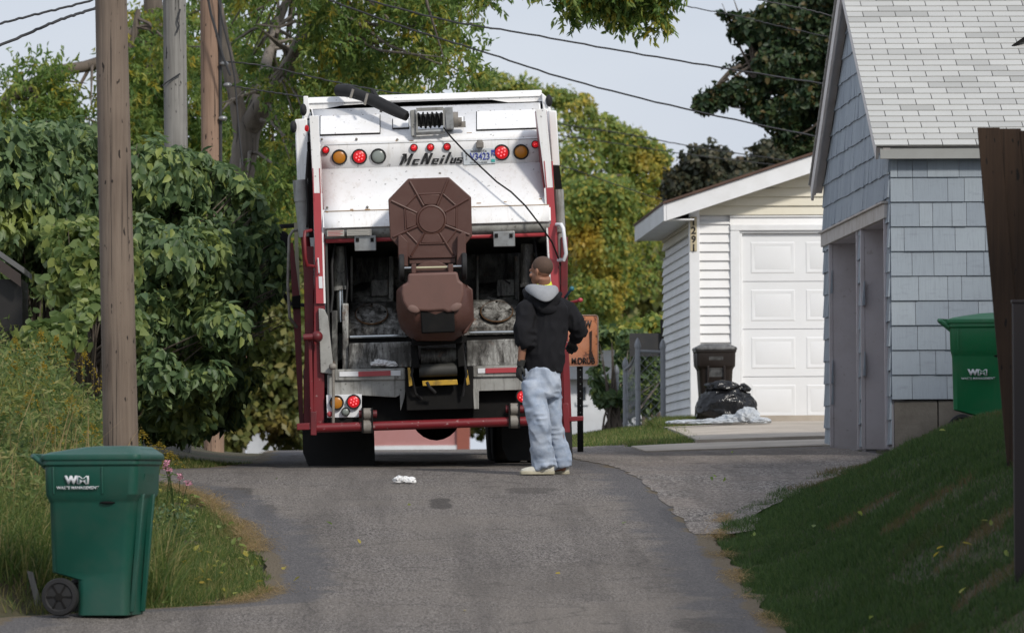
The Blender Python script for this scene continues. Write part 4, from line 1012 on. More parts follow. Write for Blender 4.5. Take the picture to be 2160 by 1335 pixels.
# --- levers on the right
m=MB(); m.tube([Lp(1192,628,.1),Lp(1204,612,.0)],.012,8); m.ell(Lp(1206,609,0),(.022,.022,.022)); P('control_lever',m,flat('blue lever knob',(.03,.16,.20),.4))
m=MB(); m.tube([Lp(1196,640,.1),Lp(1222,634,.0)],.013,8); m.ell(Lp(1224,633,0),(.024,.02,.02)); P('control_lever',m,M['redtape'])
# --- cable from winch
m=MB(); m.tube([Lp(*p) for p in ((936,270,.30),(952,290,.26),(985,325,.20),(1018,356,.12),(1048,384,.02),(1078,405,-.08),(1108,434,-.12),(1140,475,-.12),(1165,512,-.12),(1176,540,-.06),(1183,560,.0))],.0075,6); P('winch_cable',m,M['black'])
# --- wheels, flaps, axle
def wheel(x,y,r=.50,w=.27):
    Mx=Matrix.Translation((x,y,r))@Matrix.Rotation(pi/2,4,'Y')
    m=MB(); m.lathe([(r*.55,-w/2),(r*.9,-w/2),(r*.985,-w/2+.03),(r,-w/2+.06),(r,w/2-.06),(r*.985,w/2-.03),(r*.9,w/2),(r*.55,w/2)],Mx,36); o=P('wheel',m,M['rubber'])
    m=MB(); m.lathe([(r*.56,-w/2+.02),(r*.3,-w*.1),(.05,-w*.05),(.05,w*.05),(r*.3,w*.1),(r*.56,w/2-.02)],Mx,24); P('rim',m,M['grey_white'],o)
    return o
zfl=.02
for y in (1.9,3.2): 
    for x in (-.98,-.69,.69,.98): wheel(x,y,r=.48)
for x in (-.95,.95): wheel(x,7.6,r=.48)
for (x0,x1,yb,yt) in ((640,789,984,903),(1060,1206,978,897)):
    m=MB(); a=Lp(x0,yb,.95); b=Lp(x1,yt,.95)
    pts=[Vector((a.x+.05,.95,.035)),Vector((b.x,.95,.02)),Vector((b.x,.95,b.z+.15)),Vector((a.x,.95,b.z+.15)),Vector((a.x,.95,.16))]
    m.prism(pts,(0,.02,0)); P('mud_flap',m,M['rubber'])
m=MB(); c=Lp(920,886,2.0); m.ell((c.x,2.0,.50),(.24,.2,.27),20,12); m.cyl((-.7,2,.5),(.7,2,.5),.07,12); P('axle',m,M['black'])
m=MB(); m.b2((-.7,1.2,.62),(.9,2.6,.95)); m.b2((-.62,1.4,.45),(-.35,1.9,.62)); m.b2((.30,1.4,.46),(.60,1.9,.62)); P('chassis',m,M['black'],bevel=.02)
m=MB(); m.b2((-.95,.3,.60),(.95,1.5,.72)); P('under_tray',m,M['black'])

# hoses and cables around the hopper
for pts,r in ((((706,510,.2),(700,560,.15),(702,620,.1),(698,660,.05)),.012),(((1128,505,.25),(1134,560,.2),(1130,620,.2),(1138,690,.2)),.012),(((728,520,.3),(733,600,.25),(728,660,.2)),.010),
              (((745,602,.5),(758,596,.55),(752,560,.6)),.008),(((1075,598,.5),(1062,590,.55),(1066,560,.6)),.008),(((650,320,.1),(646,380,.1),(650,440,.15),(648,480,.2)),.012),(((1176,600,.1),(1181,650,.1),(1177,700,.1),(1182,760,.15)),.012),
              (((875,760,-.2),(868,790,-.22),(876,830,-.15),(900,850,-.05)),.013),(((976,740,-.2),(984,790,-.22),(976,835,-.15)),.013)):
    m=MB(); m.tube([Lp(*q) for q in pts],r,7); P('hose',m,M['rubber'])
# rust weeps and scratches on the white sheet metal
RW_=paint('rust weep',(.40,.26,.13),dirt=(.25,.12,.05),amt=.8,scale=16,rough=.8)
rt=random.Random(12)
for px,py in ((868,296),(990,284),(836,296),(742,437),(775,438),(1010,432),(1066,431),(1140,427),(690,440)):
    w=rt.uniform(2,7); hh=rt.uniform(2,5); pan(px-w,py+1,px+w,py+1+hh*.45,dd_(py+1),dd_(py+1+hh*.45),'rust_weep',RW_,off=.0062,th=.0012)
# ------------------------------------------------------------------ helpers for soft shapes
def bake(o):
    dg=bpy.context.evaluated_depsgraph_get(); me=bpy.data.meshes.new_from_object(o.evaluated_get(dg)); old=o.data; o.modifiers.clear(); me.name=o.name; o.data=me
    bpy.data.meshes.remove(old); return o
def sculpt(name,mb,mat,parent,voxel=.008,it=6,disp=None,smooth=True):
    o=mb.build(name,mat,parent,smooth=0)
    m=o.modifiers.new('r','REMESH'); m.mode='VOXEL'; m.voxel_size=voxel
    if it: s=o.modifiers.new('s','SMOOTH'); s.iterations=it; s.factor=.5
    bake(o); me=o.data
    if disp:
        n=len(me.vertices); co_=np.empty(n*3,dtype=np.float32); me.vertices.foreach_get('co',co_); co_=co_.reshape(-1,3).astype(float)
        nn=np.empty(n*3,dtype=np.float32); me.vertices.foreach_get('normal',nn); nn=nn.reshape(-1,3)
        co_=co_+nn*disp(co_)[:,None]; me.vertices.foreach_set('co',co_.astype(np.float32).ravel()); me.update()
    if smooth: me.shade_smooth()
    return o
# ------------------------------------------------------------------ wheeled carts
def rrect(x0,x1,y0,y1,z,r,n=5):
    pts=[]
    for cx,cy,a0 in ((x1-r,y1-r,0),(x0+r,y1-r,90),(x0+r,y0+r,180),(x1-r,y0+r,270)):
        for k in range(n): a=R(a0+90*k/(n-1)); pts.append(Vector((cx+r*cos(a),cy+r*sin(a),z)))
    return pts
def make_cart(loc,rz,sc,mat,lidmat,name,label,group=None,logo=True,lz=0.,ly=0.):
    t=empty(name,loc,label,'trash cart' if 'trash' in name else 'recycling cart',group); t.rotation_euler=(0,0,rz); t.scale=(sc,)*3
    m=MB()
    rings=[rrect(-.10,.245,-.205,.205,.0,.05),rrect(-.10,.252,-.207,.207,.235,.055),rrect(-.275,.258,-.212,.212,.285,.055),rrect(-.283,.303,-.24,.24,.735,.06),
           rrect(-.287,.307,-.247,.247,.755,.055),rrect(-.297,.333,-.272,.272,.795,.05),rrect(-.302,.342,-.278,.278,.985,.05),rrect(-.312,.354,-.290,.290,.99,.05),rrect(-.312,.354,-.290,.290,1.03,.05)]
    m.loft(rings); b=m.build('body',mat,t,bevel=.006)
    # recess channel on the front face, black ellipsoid painting the pocket's shade on the side
    m=MB(); m.hexa([Vector(p) for p in ((.262,-.10,.50),(.268,-.10,.50),(.268,.10,.50),(.262,.10,.50),(.342,-.10,.93),(.346,-.10,.93),(.346,.10,.93),(.342,.10,.93))]); m.build('front_recess',lidmat if lidmat!=mat else M['black'] if 0 else mat,t)
    for y in (-.13,.10):
        m=MB(); m.hexa([Vector(p) for p in ((.24,y,.02),(.272,y,.02),(.272,y+.03,.02),(.24,y+.03,.02),(.30,y,.78),(.347,y,.80),(.347,y+.03,.80),(.30,y+.03,.78))]); m.build('front_rib',mat,t,bevel=.008)
    m=MB(); m.ell((.13,-.243,.742),(.055,.02,.010),14,8); m.build('pocket_shade',M['black'],t)
    for x in (-.235,.10):
        m=MB(); m.hexa([Vector(p) for p in ((x,-.279,.80),(x+.012,-.279,.80),(x+.012,-.26,.80),(x,-.26,.80),(x,-.288,.98),(x+.012,-.288,.98),(x+.012,-.26,.98),(x,-.26,.98))]); m.build('side_rib',mat,t,bevel=.003)
    # lid
    m=MB(); m.loft([rrect(-.318,.364,-.297,.297,1.02,.05),rrect(-.322,.368,-.300,.300,1.035,.05),rrect(-.318,.364,-.297,.297,1.058,.05),rrect(-.27,.35,-.26,.26,1.075,.06),rrect(-.06,.32,-.20,.20,1.108,.08),rrect(.02,.24,-.12,.12,1.115,.06)])
    m.build('lid',lidmat,t,bevel=.005)
    m=MB(); m.loft([rrect(.10,.345,-.19,.19,1.06,.04),rrect(.10,.335,-.18,.18,1.098,.04)]); m.build('lid_step',lidmat,t,bevel=.006)
    m=MB(); m.tube([(-.30,-.24,.99),(-.375,-.24,1.045),(-.39,-.22,1.05),(-.39,.22,1.05),(-.375,.24,1.045),(-.30,.24,.99)],.017,10); m.build('handle',lidmat,t)
    for y in (-.22,0,.2):
        m=MB(); m.prism([(-.305,y,.96),(-.305,y,1.06),(-.40,y,1.065),(-.40,y,1.04)],(0,.02,0)); m.build('handle_bracket',lidmat,t)
    for y in (-.235,.235):
        Mx=Matrix.Translation((-.20,y,.125))@Matrix.Rotation(pi/2,4,'X'); m=MB()
        m.lathe([(.02,-.028),(.085,-.022),(.095,-.03),(.118,-.028),(.125,-.015),(.125,.015),(.118,.028),(.095,.03),(.085,.022),(.02,.028)],Mx,30); w=m.build('wheel',M['rubber'],t)
        m=MB()
        for k in range(6):
            a=2*pi*k/6; m.box((-.20+.055*cos(a),y,.125+.055*sin(a)),(.065,.056,.012),Matrix.Rotation(-a,3,'Y'))
        m.lathe([(.026,-.034),(.026,.034)],Mx,12); m.build('hub',M['black'],w)
    m=MB(); m.cyl((-.20,-.22,.125),(-.20,.22,.125),.012,10); m.build('axle',M['steel'],t)
    if logo:
        y=-.2765+ly
        def T(s,x,z,w,hh,bold=.03,mt=M['ink_white'],shear=0,dy=0):
            return text('lettering',s,face_cam(Vector((x,y-.012-dy,z-lz))),hh,mt,t,bold=bold,width=w,extrude=.003,shear=shear)
        T('W',-.105,.893,.092,.056,.07); T('M',-.024,.892,.084,.054,.05); T('M',-.024,.892,.060,.040,.0,mt=mat,dy=.003); T('WASTE MANAGEMENT',-.060,.841,.29,.020,.018)
    return t
p=W(205,1303,40.2); c1=make_cart((p.x+.02,p.y,h(p.x,40.2)-.0),R(-16),.985,M['green'],M['green'],'recycling_cart','dark green wheeled cart with white lettering standing in front of the utility pole','green wheeled carts')
zb=W(2040,657,52.7).z-1.13
c2=make_cart((W(2078,700,52.7).x,52.7,zb),R(-7),1.0,M['green2'],M['green2'],'recycling_cart','bright green wheeled cart against the blue shingled garage behind the bank','green wheeled carts',lz=.29,ly=.032)
M['dkbrown']=paint('very dark brown cart plastic',(.014,.009,.007),dirt=(.03,.02,.014),amt=.4,scale=4,rough=.4)
M['lidgrey']=paint('dusty black lid',(.05,.05,.05),dirt=(.32,.32,.32),amt=.8,scale=5,rough=.35)
p=W(1508,880,69.6); c3=make_cart((p.x,69.6,h(p.x,69.6)+.055),R(-90),.80,M['dkbrown'],M['lidgrey'],'trash_cart','dark brown wheeled cart with a grey lid standing at the white garage door',logo=False)
# ------------------------------------------------------------------ tipped brown cart on the lifter
CY=TY-.42; cr=W(910,700,CY); CT=empty('trash_cart',cr,'brown octagonal trash cart tipped upside down on the truck lifter','trash cart')
def Cq(px,py,dy=0.): return W(px,py,CY+dy)-cr
def cp(name,pts,dy,th,mat,parent=CT,**k):
    m=MB(); m.prism([Cq(x,y,dy) for x,y in pts],(0,th,0)); return m.build(name,mat,parent,**k)
octo=[(861,377),(947,374),(994,416),(996,498),(960,544),(864,546),(823,503),(819,421)]
ld=cp('lid',octo,.10,.05,M['brown'],bevel=.008,seg=3)
cc=(910,464)
def lerp2(a,b,t): return (a[0]*(1-t)+b[0]*t,a[1]*(1-t)+b[1]*t)
for i,v in enumerate(octo):
    m=MB(); a=lerp2(cc,v,.34); b=lerp2(cc,v,.93); m.tube([Cq(*a,.092),Cq(*b,.098)],.011,6); m.build('rib',M['brown'],ld)
    w=octo[(i+1)%8]; a=lerp2(cc,v,.62); b=lerp2(cc,w,.62)
    m=MB(); m.tube([Cq(*lerp2(a,b,.06),.096),Cq(*lerp2(a,b,.94),.096)],.009,6); m.build('rib',M['brown'],ld)
    q=[lerp2(cc,v,.36),lerp2(cc,v,.60),lerp2(cc,w,.60),lerp2(cc,w,.36)]
    if i%2==0: 
        k=[lerp2(q[0],q[3],.08),lerp2(q[1],q[2],.08),lerp2(q[1],q[2],.92),lerp2(q[0],q[3],.92)]; cp('lid_panel',k,.085,.03,M['brown'],ld,bevel=.006)
Mx=Matrix.Translation(Cq(*cc,.10))@Matrix.Rotation(pi/2,4,'X'); m=MB(); m.lathe([(.135,0),(.13,.014),(.118,.018),(.112,.012),(.108,.024),(.02,.026)],Mx,28); m.build('lid_boss',M['brown'],ld)
cp('lid_edge',[(960,544),(864,546),(864,556),(960,554)],.12,.05,M['brown'],ld)
cp('lid_arm',[(840,497),(846,495),(860,510),(861,562),(853,562),(840,545)],.02,.09,M['brown'],bevel=.006); cp('lid_arm',[(965,497),(978,488),(982,492),(984,560),(976,562),(963,560)],.02,.09,M['brown'],bevel=.006)
for px in (846,978):
    m=MB(); a=Cq(px-4.5,565 if px<900 else 562); m.cyl(a,a+Vector((.045,0,0)),.118,26); m.build('wheel',M['rubber'],CT,bevel=.01)
m=MB(); m.cyl(Cq(850,566),Cq(976,562),.014,12); m.build('axle',M['chrome'],CT)
# body : rows of sections
rows=[(574,861,966,-.16),(593,858,969,-.22),(598,850,980,-.23),(612,836,996,-.25),(650,836,999,-.27),(675,840,1000,-.24),(693,846,990,-.18),(706,858,978,-.10),(718,874,964,-.04)]
m=MB(); rings=[]
for py,x0,x1,fd in rows:
    w=x1-x0; y0=py+1; rings.append([Cq(x0,y0,.30),Cq(x0,y0,fd+.22),Cq(x0+w*.07,y0,fd+.10),Cq(x0+w*.22,y0,fd+.0),Cq(x0+w*.5,y0,fd-.02),Cq(x1-w*.22,y0,fd+.0),Cq(x1-w*.07,y0,fd+.10),Cq(x1,y0,fd+.22),Cq(x1,y0,.30)])
m.loft(rings); o=m.build('body',M['brown'],CT,bevel=.012,seg=3,smooth=35)
# bottom face with rounded U outline
m=MB(); U=[(861,577),(965,573),(969,592),(978,597),(979,620),(974,640),(962,655),(945,660),(935,655),(905,657),(882,656),(871,660),(858,652),(849,636),(846,618),(848,601),(860,596)]
vs=[Cq(x,y,-.30-.05*sin(pi*(y-575)/85)*0) for x,y in U]; m.prism(vs,(0,.14,0)); m.build('base_plate',paint('dusty brown plastic',(.155,.078,.062),dirt=(.10,.055,.045),amt=.5,scale=5,rough=.6,spots=.15),CT,bevel=.03,seg=4)
for px,py,a in ((872,651,.35),(961,647,-.45)):
    m=MB(); m.ell(Cq(px,py,-.292),(.058,.014,.036),16,8,Matrix.Rotation(a,3,'Y')); m.build('base_foot',M['brown_scuff'],CT)
cp('recess_shade',[(887,655),(958,653),(960,700),(890,703)],-.275,.2,M['black'],bevel=.01)  # black block stands in for the shade inside the recess
m=MB(); pts=[(868,578)]+[(868+88*k/10,574-24*sin(pi*k/10)**.7) for k in range(11)]+[(956,576)]; m.prism([Cq(x,y,-.10) for x,y in pts],(0,.16,0)); m.build('axle_housing',M['brown'],CT,bevel=.01)
for a,b in ((868,878),(945,956)): cp('axle_bracket',[(a,557),(b,556.5),(b,577),(a,577)],-.17,.12,M['brown'],bevel=.006)
m=MB(); m.cyl(Cq(878,565,-.14),Cq(945,563.5,-.14),.010,10); m.build('axle_bar',flat('pale worn rod',(.50,.47,.32),.4),CT)
cp('side_flare',[(984,600),(997,610),(1000,675),(985,702),(976,705),(990,660)],-.05,.15,M['brown'],bevel=.01)
# ------------------------------------------------------------------ litter
def crumple(name,c,r,mat,label,cat,seed,sub=4,amp=.35,sc=2.2,group=None,parent=None,ridge=True):
    bm=bmesh.new(); bmesh.ops.create_icosphere(bm,subdivisions=sub,radius=1); me=bpy.data.meshes.new(name); bm.to_mesh(me); bm.free()
    P=np.array([v.co[:] for v in me.vertices]); n=vnoise(P+seed,sc,seed); n2=vnoise(P+seed,sc*2.7,seed+1)
    k=1+amp*((1-np.abs(2*n-1)*1.6)+.5*(1-np.abs(2*n2-1)*1.6)-.3)
    P=P*k[:,None]*np.array(r); P[:,2]=np.maximum(P[:,2],-r[2]*.55)
    me.vertices.foreach_set('co',P.astype(np.float32).ravel()); me.materials.append(mat); me.update()
    me.shade_smooth()
    if ridge:
        try: me.set_sharp_from_angle(angle=R(24))
        except Exception: pass
    o=bpy.data.objects.new(name,me); COL.objects.link(o); o.location=c
    if parent: o.parent=parent
    else: tag(o,label,cat,group)
    return o
PAP=flat('white tissue paper',(.80,.80,.80),.8)
rd=empty('crumpled_tissue',(W(853,1003,50.3).x,50.3,h(W(853,1003,50.3).x,50.3)),'crumpled white tissue lying on the asphalt behind the truck','litter')
for i,(px,r) in enumerate(((843,.036),(853,.032),(865,.034))):
    crumple('tissue_fold',((px-853)*.0039,0,.028-.006*(i==2)),(r*1.2,r,r*.8),PAP,None,None,i+2,sub=3,amp=.5,parent=rd)
p=W(811,772,TY+.0); rd=empty('crumpled_tissue',p,'crumpled white tissue caught on the left end of the truck sill','litter')
for i,(px,r) in enumerate(((798,.04),(812,.032),(824,.034))): crumple('tissue_fold',((px-811)*.0041,.02,.02-.01*(i==2)),(r*1.3,r,r*.75),PAP,None,None,i+9,sub=3,amp=.5,parent=rd)
# ------------------------------------------------------------------ trash bag and plastic sheet
t=NT('black bin liner'); t.col((.006,.006,.007)); t.set(.25,spec=.5); t.bump(t.noise(5,3,.5,dist=2.5),.5,.04); BAG=t.m
p=W(1531,884,68.7); bg_=empty('trash_bag',(p.x,68.7,h(p.x,68.7)+.05),'knotted black plastic trash bag leaning against the brown cart','trash bag')
crumple('bag',(0,0,.17),(.31,.24,.24),BAG,None,None,3,sub=5,amp=.15,sc=1.7,parent=bg_,ridge=False)
crumple('bag_neck',(-.03,-.02,.41),(.17,.12,.065),BAG,None,None,8,sub=4,amp=.35,sc=2.0,parent=bg_,ridge=False)
crumple('knot',(.20,-.05,.385),(.055,.05,.05),BAG,None,None,5,sub=3,amp=.5,parent=bg_)
t=NT('clear plastic film'); t.col((.62,.66,.70)); t.set(.25,spec=.6); t.b.inputs['Alpha'].default_value=.72; t.bump(t.noise(16,4,.7,dist=1),.8,.03); FILM=t.m
p=W(1515,893,68.2); sh_=empty('plastic_sheet',(p.x,68.2,h(p.x,68.2)+.05),'crumpled clear plastic sheet spread in front of the black bag','plastic sheet')
for i,(px,py,rx,rz_) in enumerate(((1545,888,.16,.055),(1575,884,.12,.09),(1600,897,.11,.04),(1500,893,.20,.035),(1455,899,.18,.028),(1425,903,.10,.025))):
    q=W(px,py,68.2)-Vector(sh_.location); crumple('film_fold',(q.x,-.05*i,.03+max(0,rz_-.03)),(rx,.11,rz_),FILM,None,None,20+i,sub=4,amp=.3,sc=1.6,parent=sh_)
# ------------------------------------------------------------------ parking sign
sy_=62.0; p=W(1224,900,sy_); SG=empty('road_sign',(p.x,sy_,h(p.x,sy_)),'rusty worn sign on a black perforated post beside the truck','sign')
def Sq(px,py,dy=0): return W(px,py,sy_+dy)-Vector(SG.location)
t=NT('rusted sign face'); n=t.noise(9,6,.7,dist=.6); c=t.ramp(n,[(.38,(.66,.27,.13)),(.54,(.56,.20,.08)),(.62,(.08,.025,.012)),(.7,(.02,.01,.008))])
n2=t.noise(4,3); c=t.mix(t.ramp(n2,[(.4,0),(.7,.7)]),c,(.50,.24,.17)); t.col(c); t.set(.6); SGM=t.m
m=MB(); a=Sq(1190,772,-.04); b=Sq(1261,665,-.04); m.loft([[Vector((p_.x,p_.z,0)) for p_ in []]] ) if 0 else None
rr=rrect(a.x,b.x,a.z,b.z,0,.028); m.prism([Vector((v.x,-.045,v.y)) for v in rr][::-1],(0,.006,0)); sp_=m.build('sign_plate',SGM,SG)
rim=[Vector((v.x,-.048,v.y)) for v in rr]; m=MB(); m.tube(rim+[rim[0]],.006,6); m.build('sign_rim',paint('pale rusty rim',(.42,.30,.24),dirt=(.1,.04,.02),amt=.8,scale=12),sp_)
for s_,px,py,w,hh in (('W',1241,684,15,17),('M.',1212,761,12,13),('DRUB',1237,761,36,14)):
    text('lettering',s_,face_cam(Sq(px,py,-.055)),hh*62/13000,M['ink_black'],sp_,bold=.03,width=w*62/13000)
m=MB(); q=[(1245,690),(1250,690),(1249,760),(1256,765),(1243,765)]; m.prism([Sq(x,y,-.053) for x,y in ((1243,700),(1249,697),(1248,740),(1254,757),(1242,757),(1244,730))],(0,.003,0)); m.build('rust_run',paint('dark rust stain',(.035,.012,.008),rough=.8),sp_)
pb=MB(); a=Sq(1224,905,0); b=Sq(1224,667,0); pb.b2((a.x-.030,-.02,-.3),(a.x+.030,.02,b.z)); po=pb.build('sign_post',M['black'],SG,bevel=.004)
m=MB()
for py in range(690,900,15):
    q=Sq(1224,py,0); m.cyl((q.x,-.0215,q.z),(q.x,-.0195,q.z),.006,8)
m.build('post_hole',M['clear'],po)
# ------------------------------------------------------------------ utility poles
def pole(name,top,bot,Y,r0,r1,mat,label,zb=None,extra=None,dY=0):
    b=W(*bot,Y); a=W(*top,Y+dY); d=(b-a); 
    z0=h(b.x,Y)-.3; k=(z0-a.z)/(b.z-a.z); b2=a+d*k
    rt=empty(name,(b2.x,b2.y,z0+.3),label,'utility pole','wooden utility poles'); L_=Vector(rt.location)
    m=MB(); n=26; path=[]; rs=[]
    for i in range(n): t_=i/(n-1); path.append(b2.lerp(a,t_)-L_); rs.append(r0*(1-t_)+r1*t_)
    m.tube(path,rs,28)
    m.build('pole',mat,rt); return rt,a-L_,b2-L_
p1,pa,pb_=pole('utility_pole',(231,-140),(255,948),43.6,.128,.111,M['pole1'],'brown weathered utility pole right behind the dark green cart')
p2,pa2,pb2=pole('utility_pole',(366,-200),(372,400),62,.124,.114,M['pole2'],'grey split utility pole, the middle one of the three tall poles')
for pts in (((343,181),(350,175),(380,156)),((372,70),(378,55),(374,45),(380,20))):
    m=MB(); m.tube([W(x,y,61.86)-Vector(p2.location) for x,y in pts],.009,6); m.build('cable_stub',M['wire'],p2)
p3,pa3,pb3=pole('utility_pole',(440,-200),(446,400),68,.112,.103,M['pole3'],'tan utility pole with a black conduit up its right side')
m=MB(); m.tube([W(463,-150,67.95)-Vector(p3.location),W(466,500,67.95)-Vector(p3.location)],.02,8); m.build('conduit',M['wire'],p3)
m=MB(); m.tube([W(x,y,67.7)-Vector(p3.location) for x,y in ((434,-30),(445,30),(458,75),(470,120),(486,160))],.014,6); m.build('service_cable',M['wire'],p3)
m=MB(); m.tube([W(x,y,67.8)-Vector(p3.location) for x,y in ((455,-30),(470,50),(485,110),(495,165),(498,200),(505,290),(512,350))],.010,6); m.build('service_cable',M['wire'],p3)
for x,y in ((473,135),(480,180),(470,250)): 
    m=MB(); m.ell(W(x,y,67.9)-Vector(p3.location),(.05,.03,.03),8,6); m.build('insulator',M['steel'],p3)
p4,_,_=pole('utility_pole',(495,-200),(504,930),110,.115,.085,M['pole2'],'thin far grey utility pole seen between the trees left of the truck')
# ------------------------------------------------------------------ overhead wires
def wire(pts,r,label,sag=0):
    P_=[W(x,y,Y) for x,y,Y in pts]; Q_=[]
    n=60
    for i in range(n):
        t_=i/(n-1)*(len(P_)-1); k=min(int(t_),len(P_)-2); u=t_-k
        p0=P_[max(k-1,0)];p1=P_[k];p2_=P_[k+1];p3_=P_[min(k+2,len(P_)-1)]
        q=.5*((2*p1)+(p2_-p0)*u+(2*p0-5*p1+4*p2_-p3_)*u*u+(3*p1-p0-3*p2_+p3_)*u**3)
        q=q+Vector((0,0,.003*sin(i*1.7)+.002*sin(i*3.1)))
        Q_.append(q)
    m=MB(); m.tube(Q_,r,6); o=m.build('overhead_wire',M['wire'] if r>.006 else M['wire']); tag(o,label,'wire','overhead wires'); return o
wire([(-250,115,50),(-60,66,50.5),(60,35,51),(190,2,51.5),(330,-45,52)],.011,'upper of the two thick wires crossing the sky at the top left')
wire([(-250,190,50),(0,96,51),(120,45,51.5),(200,18,52),(330,-30,53)],.013,'lower of the two thick wires crossing the sky at the top left')
wire([(560,-50,67),(700,3,67),(860,60,68),(1020,110,69),(1200,168,71),(1450,231,74),(1740,292,78),(1900,320,80)],.0115,'lower of the two long black wires sagging from the trees to the garage roofs')
wire([(600,-50,66),(780,2,66),(950,45,67),(1100,70,68),(1300,106,70),(1520,143,72),(1745,178,75),(1900,195,77)],.0115,'upper of the two long black wires sagging from the trees to the garage roofs')
wire([(1180,-70,80),(1420,6,80),(1560,35,81),(1640,55,82),(1800,90,84)],.008,'short thin wire at the top beside the hanging branch tips')
wire([(1500,-20,60),(1640,8,60),(1720,25,60),(1850,60,60)],.007,'thin wire crossing the dark maple at the top edge')
wire([(1100,248,98),(1180,262,98),(1320,283,99),(1460,309,100),(1700,345,102)],.010,'upper thin wire crossing the yellow tree right of the truck')
wire([(1100,275,98),(1180,286,98),(1300,303,99),(1430,323,100),(1650,350,102)],.009,'lower thin wire crossing the yellow tree right of the truck')
wire([(1100,330,97),(1200,355,97),(1300,390,98),(1410,425,99),(1600,470,100)],.009,'faint wire in front of the yellow tree, ending behind the white garage')
wire([(470,130,68),(560,140,68),(700,172,69),(830,196,72),(950,210,76)],.009,'thin wire running from the tan pole to above the truck')
wire([(470,178,68),(540,190,68),(640,205,69),(760,225,72)],.009,'lower thin wire running from the tan pole behind the truck')
# ------------------------------------------------------------------ fences
fy=41.0; FR=W(2110,900,fy); FN=empty('wooden_fence',(FR.x,fy,h(FR.x,fy)),'dark brown vertical board fence leaning at the right edge','fence')
fl=Vector(FN.location); x=0.0; k=0
def Fq(px,py,dy=0): return W(px,py,fy+dy)-fl
tl=Fq(2062,268); bl_=Fq(2128,1020); tr_=Fq(2175,282); lean=(tl-bl_)
rf=random.Random(3)
for k in range(13):
    w=.150; off=k*.143
    dz=-.012*k+rf.uniform(-.008,.008)
    b0_=bl_+Vector((off,0,.0)); 
    b0_.z=min(b0_.z,0)-.25 if k==0 else b0_.z-.1
    b0_.x=bl_.x+off+(b0_.z-bl_.z)*lean.x/lean.z
    t0=tl+Vector((off*1.0,0,dz))
    m=MB(); yv=.012*(k%2)
    m.hexa([b0_+Vector((0,yv,0)),b0_+Vector((w,yv,0)),b0_+Vector((w,yv+.02,0)),b0_+Vector((0,yv+.02,0)),t0+Vector((0,yv,0)),t0+Vector((w,yv,0)),t0+Vector((w,yv+.02,0)),t0+Vector((0,yv+.02,0))])
    m.build('board',M['fencewood'],FN,bevel=.004)
for z in (.45,1.25,2.05):
    m=MB(); m.b2((tl.x+.42,.045,z-.04),(tl.x+2.1,.085,z+.05)); m.build('rail',M['fencewood'],FN)
fz_=36.5; q=W(2151,1312,fz_); m=MB(); zt=W(2151,640,fz_).z-q.z; 
FP=empty('fence_post',(q.x,fz_,q.z),'dark red brown steel post at the right edge in front of the board fence','post')
m.b2((-.028,-.028,-.5),(.045,.028,zt)); m.build('post',M['postpaint'],FP,bevel=.004); m=MB(); m.b2((-.034,-.034,zt),(.051,.034,zt+.02)); m.build('post_cap',M['postpaint'],FP,bevel=.004)
# chain link
cy=73.5; CF=empty('chain_link_fence',(W(1345,885,cy).x,cy,h(W(1345,885,cy).x,cy)),'grey chain link fence with pointed post caps beside the white garage','fence'); cl=Vector(CF.location)
tops={}
for i,(px,py,Y) in enumerate(((1345,735,cy),(1398,737,cy),(1319,775,cy+2.8),(1300,790,cy+5.5))):
    t0=W(px,py,Y)-cl; g=h((t0+cl).x,Y)-cl.z; m=MB(); m.cyl((t0.x,t0.y,g-.2),t0,.032,14); o=m.build('post',M['galv'],CF)
    m=MB(); m.lathe([(.034,0),(.040,.02),(.036,.06),(.022,.10),(.004,.13)],Matrix.Translation(t0),12); m.build('post_cap',M['galv'],o); tops[i]=(t0,g)
    for f in (.12,.5,.85):
        m=MB(); m.cyl((t0.x,t0.y,g+(t0.z-g)*f),(t0.x,t0.y,g+(t0.z-g)*f+.02),.04,12); m.build('post_band',M['galv'],o)
for i,(a,b) in enumerate(((0,1),(0,2))):
    (pa_,ga),(pb_2,gb)=tops[a],tops[b]; A0=Vector((pa_.x,pa_.y,ga+.03)); B0=Vector((pb_2.x,pb_2.y,gb+.03)); A1=pa_-Vector((0,0,.03)); B1=pb_2-Vector((0,0,.03))
    m=MB(); m.tube([A1,A1.lerp(B1,.5)-Vector((0,0,.05 if i else 0)),B1],.018,8); m.build('top_rail',M['galv'],CF)
    m=MB(); Wd=(B0-A0).length; Hh=(A1-A0).length; st=.115 if i==0 else .30
    def F2(u,v): return (A0.lerp(B0,u/Wd)).lerp(A1.lerp(B1,u/Wd),v/Hh)
    n=int((Wd+Hh)/st)
    for k in range(n):
        s0=k*st
        # rising
        u0=max(0,s0-Hh); v0=min(s0,Hh); u1=min(s0,Wd); v1=max(0,s0-Wd)
        m.tube([F2(u0,v0),F2(u1,v1)],.0032,4,cap=False); m.tube([F2(Wd-u0,v0),F2(Wd-u1,v1)],.0032,4,cap=False)
    m.build('wire_mesh',M['galv'],CF)
q=W(1328,703,80); m=MB(); DF=empty('dark_fence_panel',(q.x,80,h(q.x,80)),'dark grey solid fence panel behind the chain link fence','fence'); zt=q.z-DF.location.z
m.b2((0,0,zt-.30),(1.2,.04,zt)); m.build('panel',paint('dark grey panel',(.035,.036,.038),amt=.3),DF); m=MB(); m.b2((W(1393,700,80).x-q.x,-.05,-.1),(W(1399,700,80).x-q.x,-.005,zt+.18)); m.build('post',M['black'],DF)
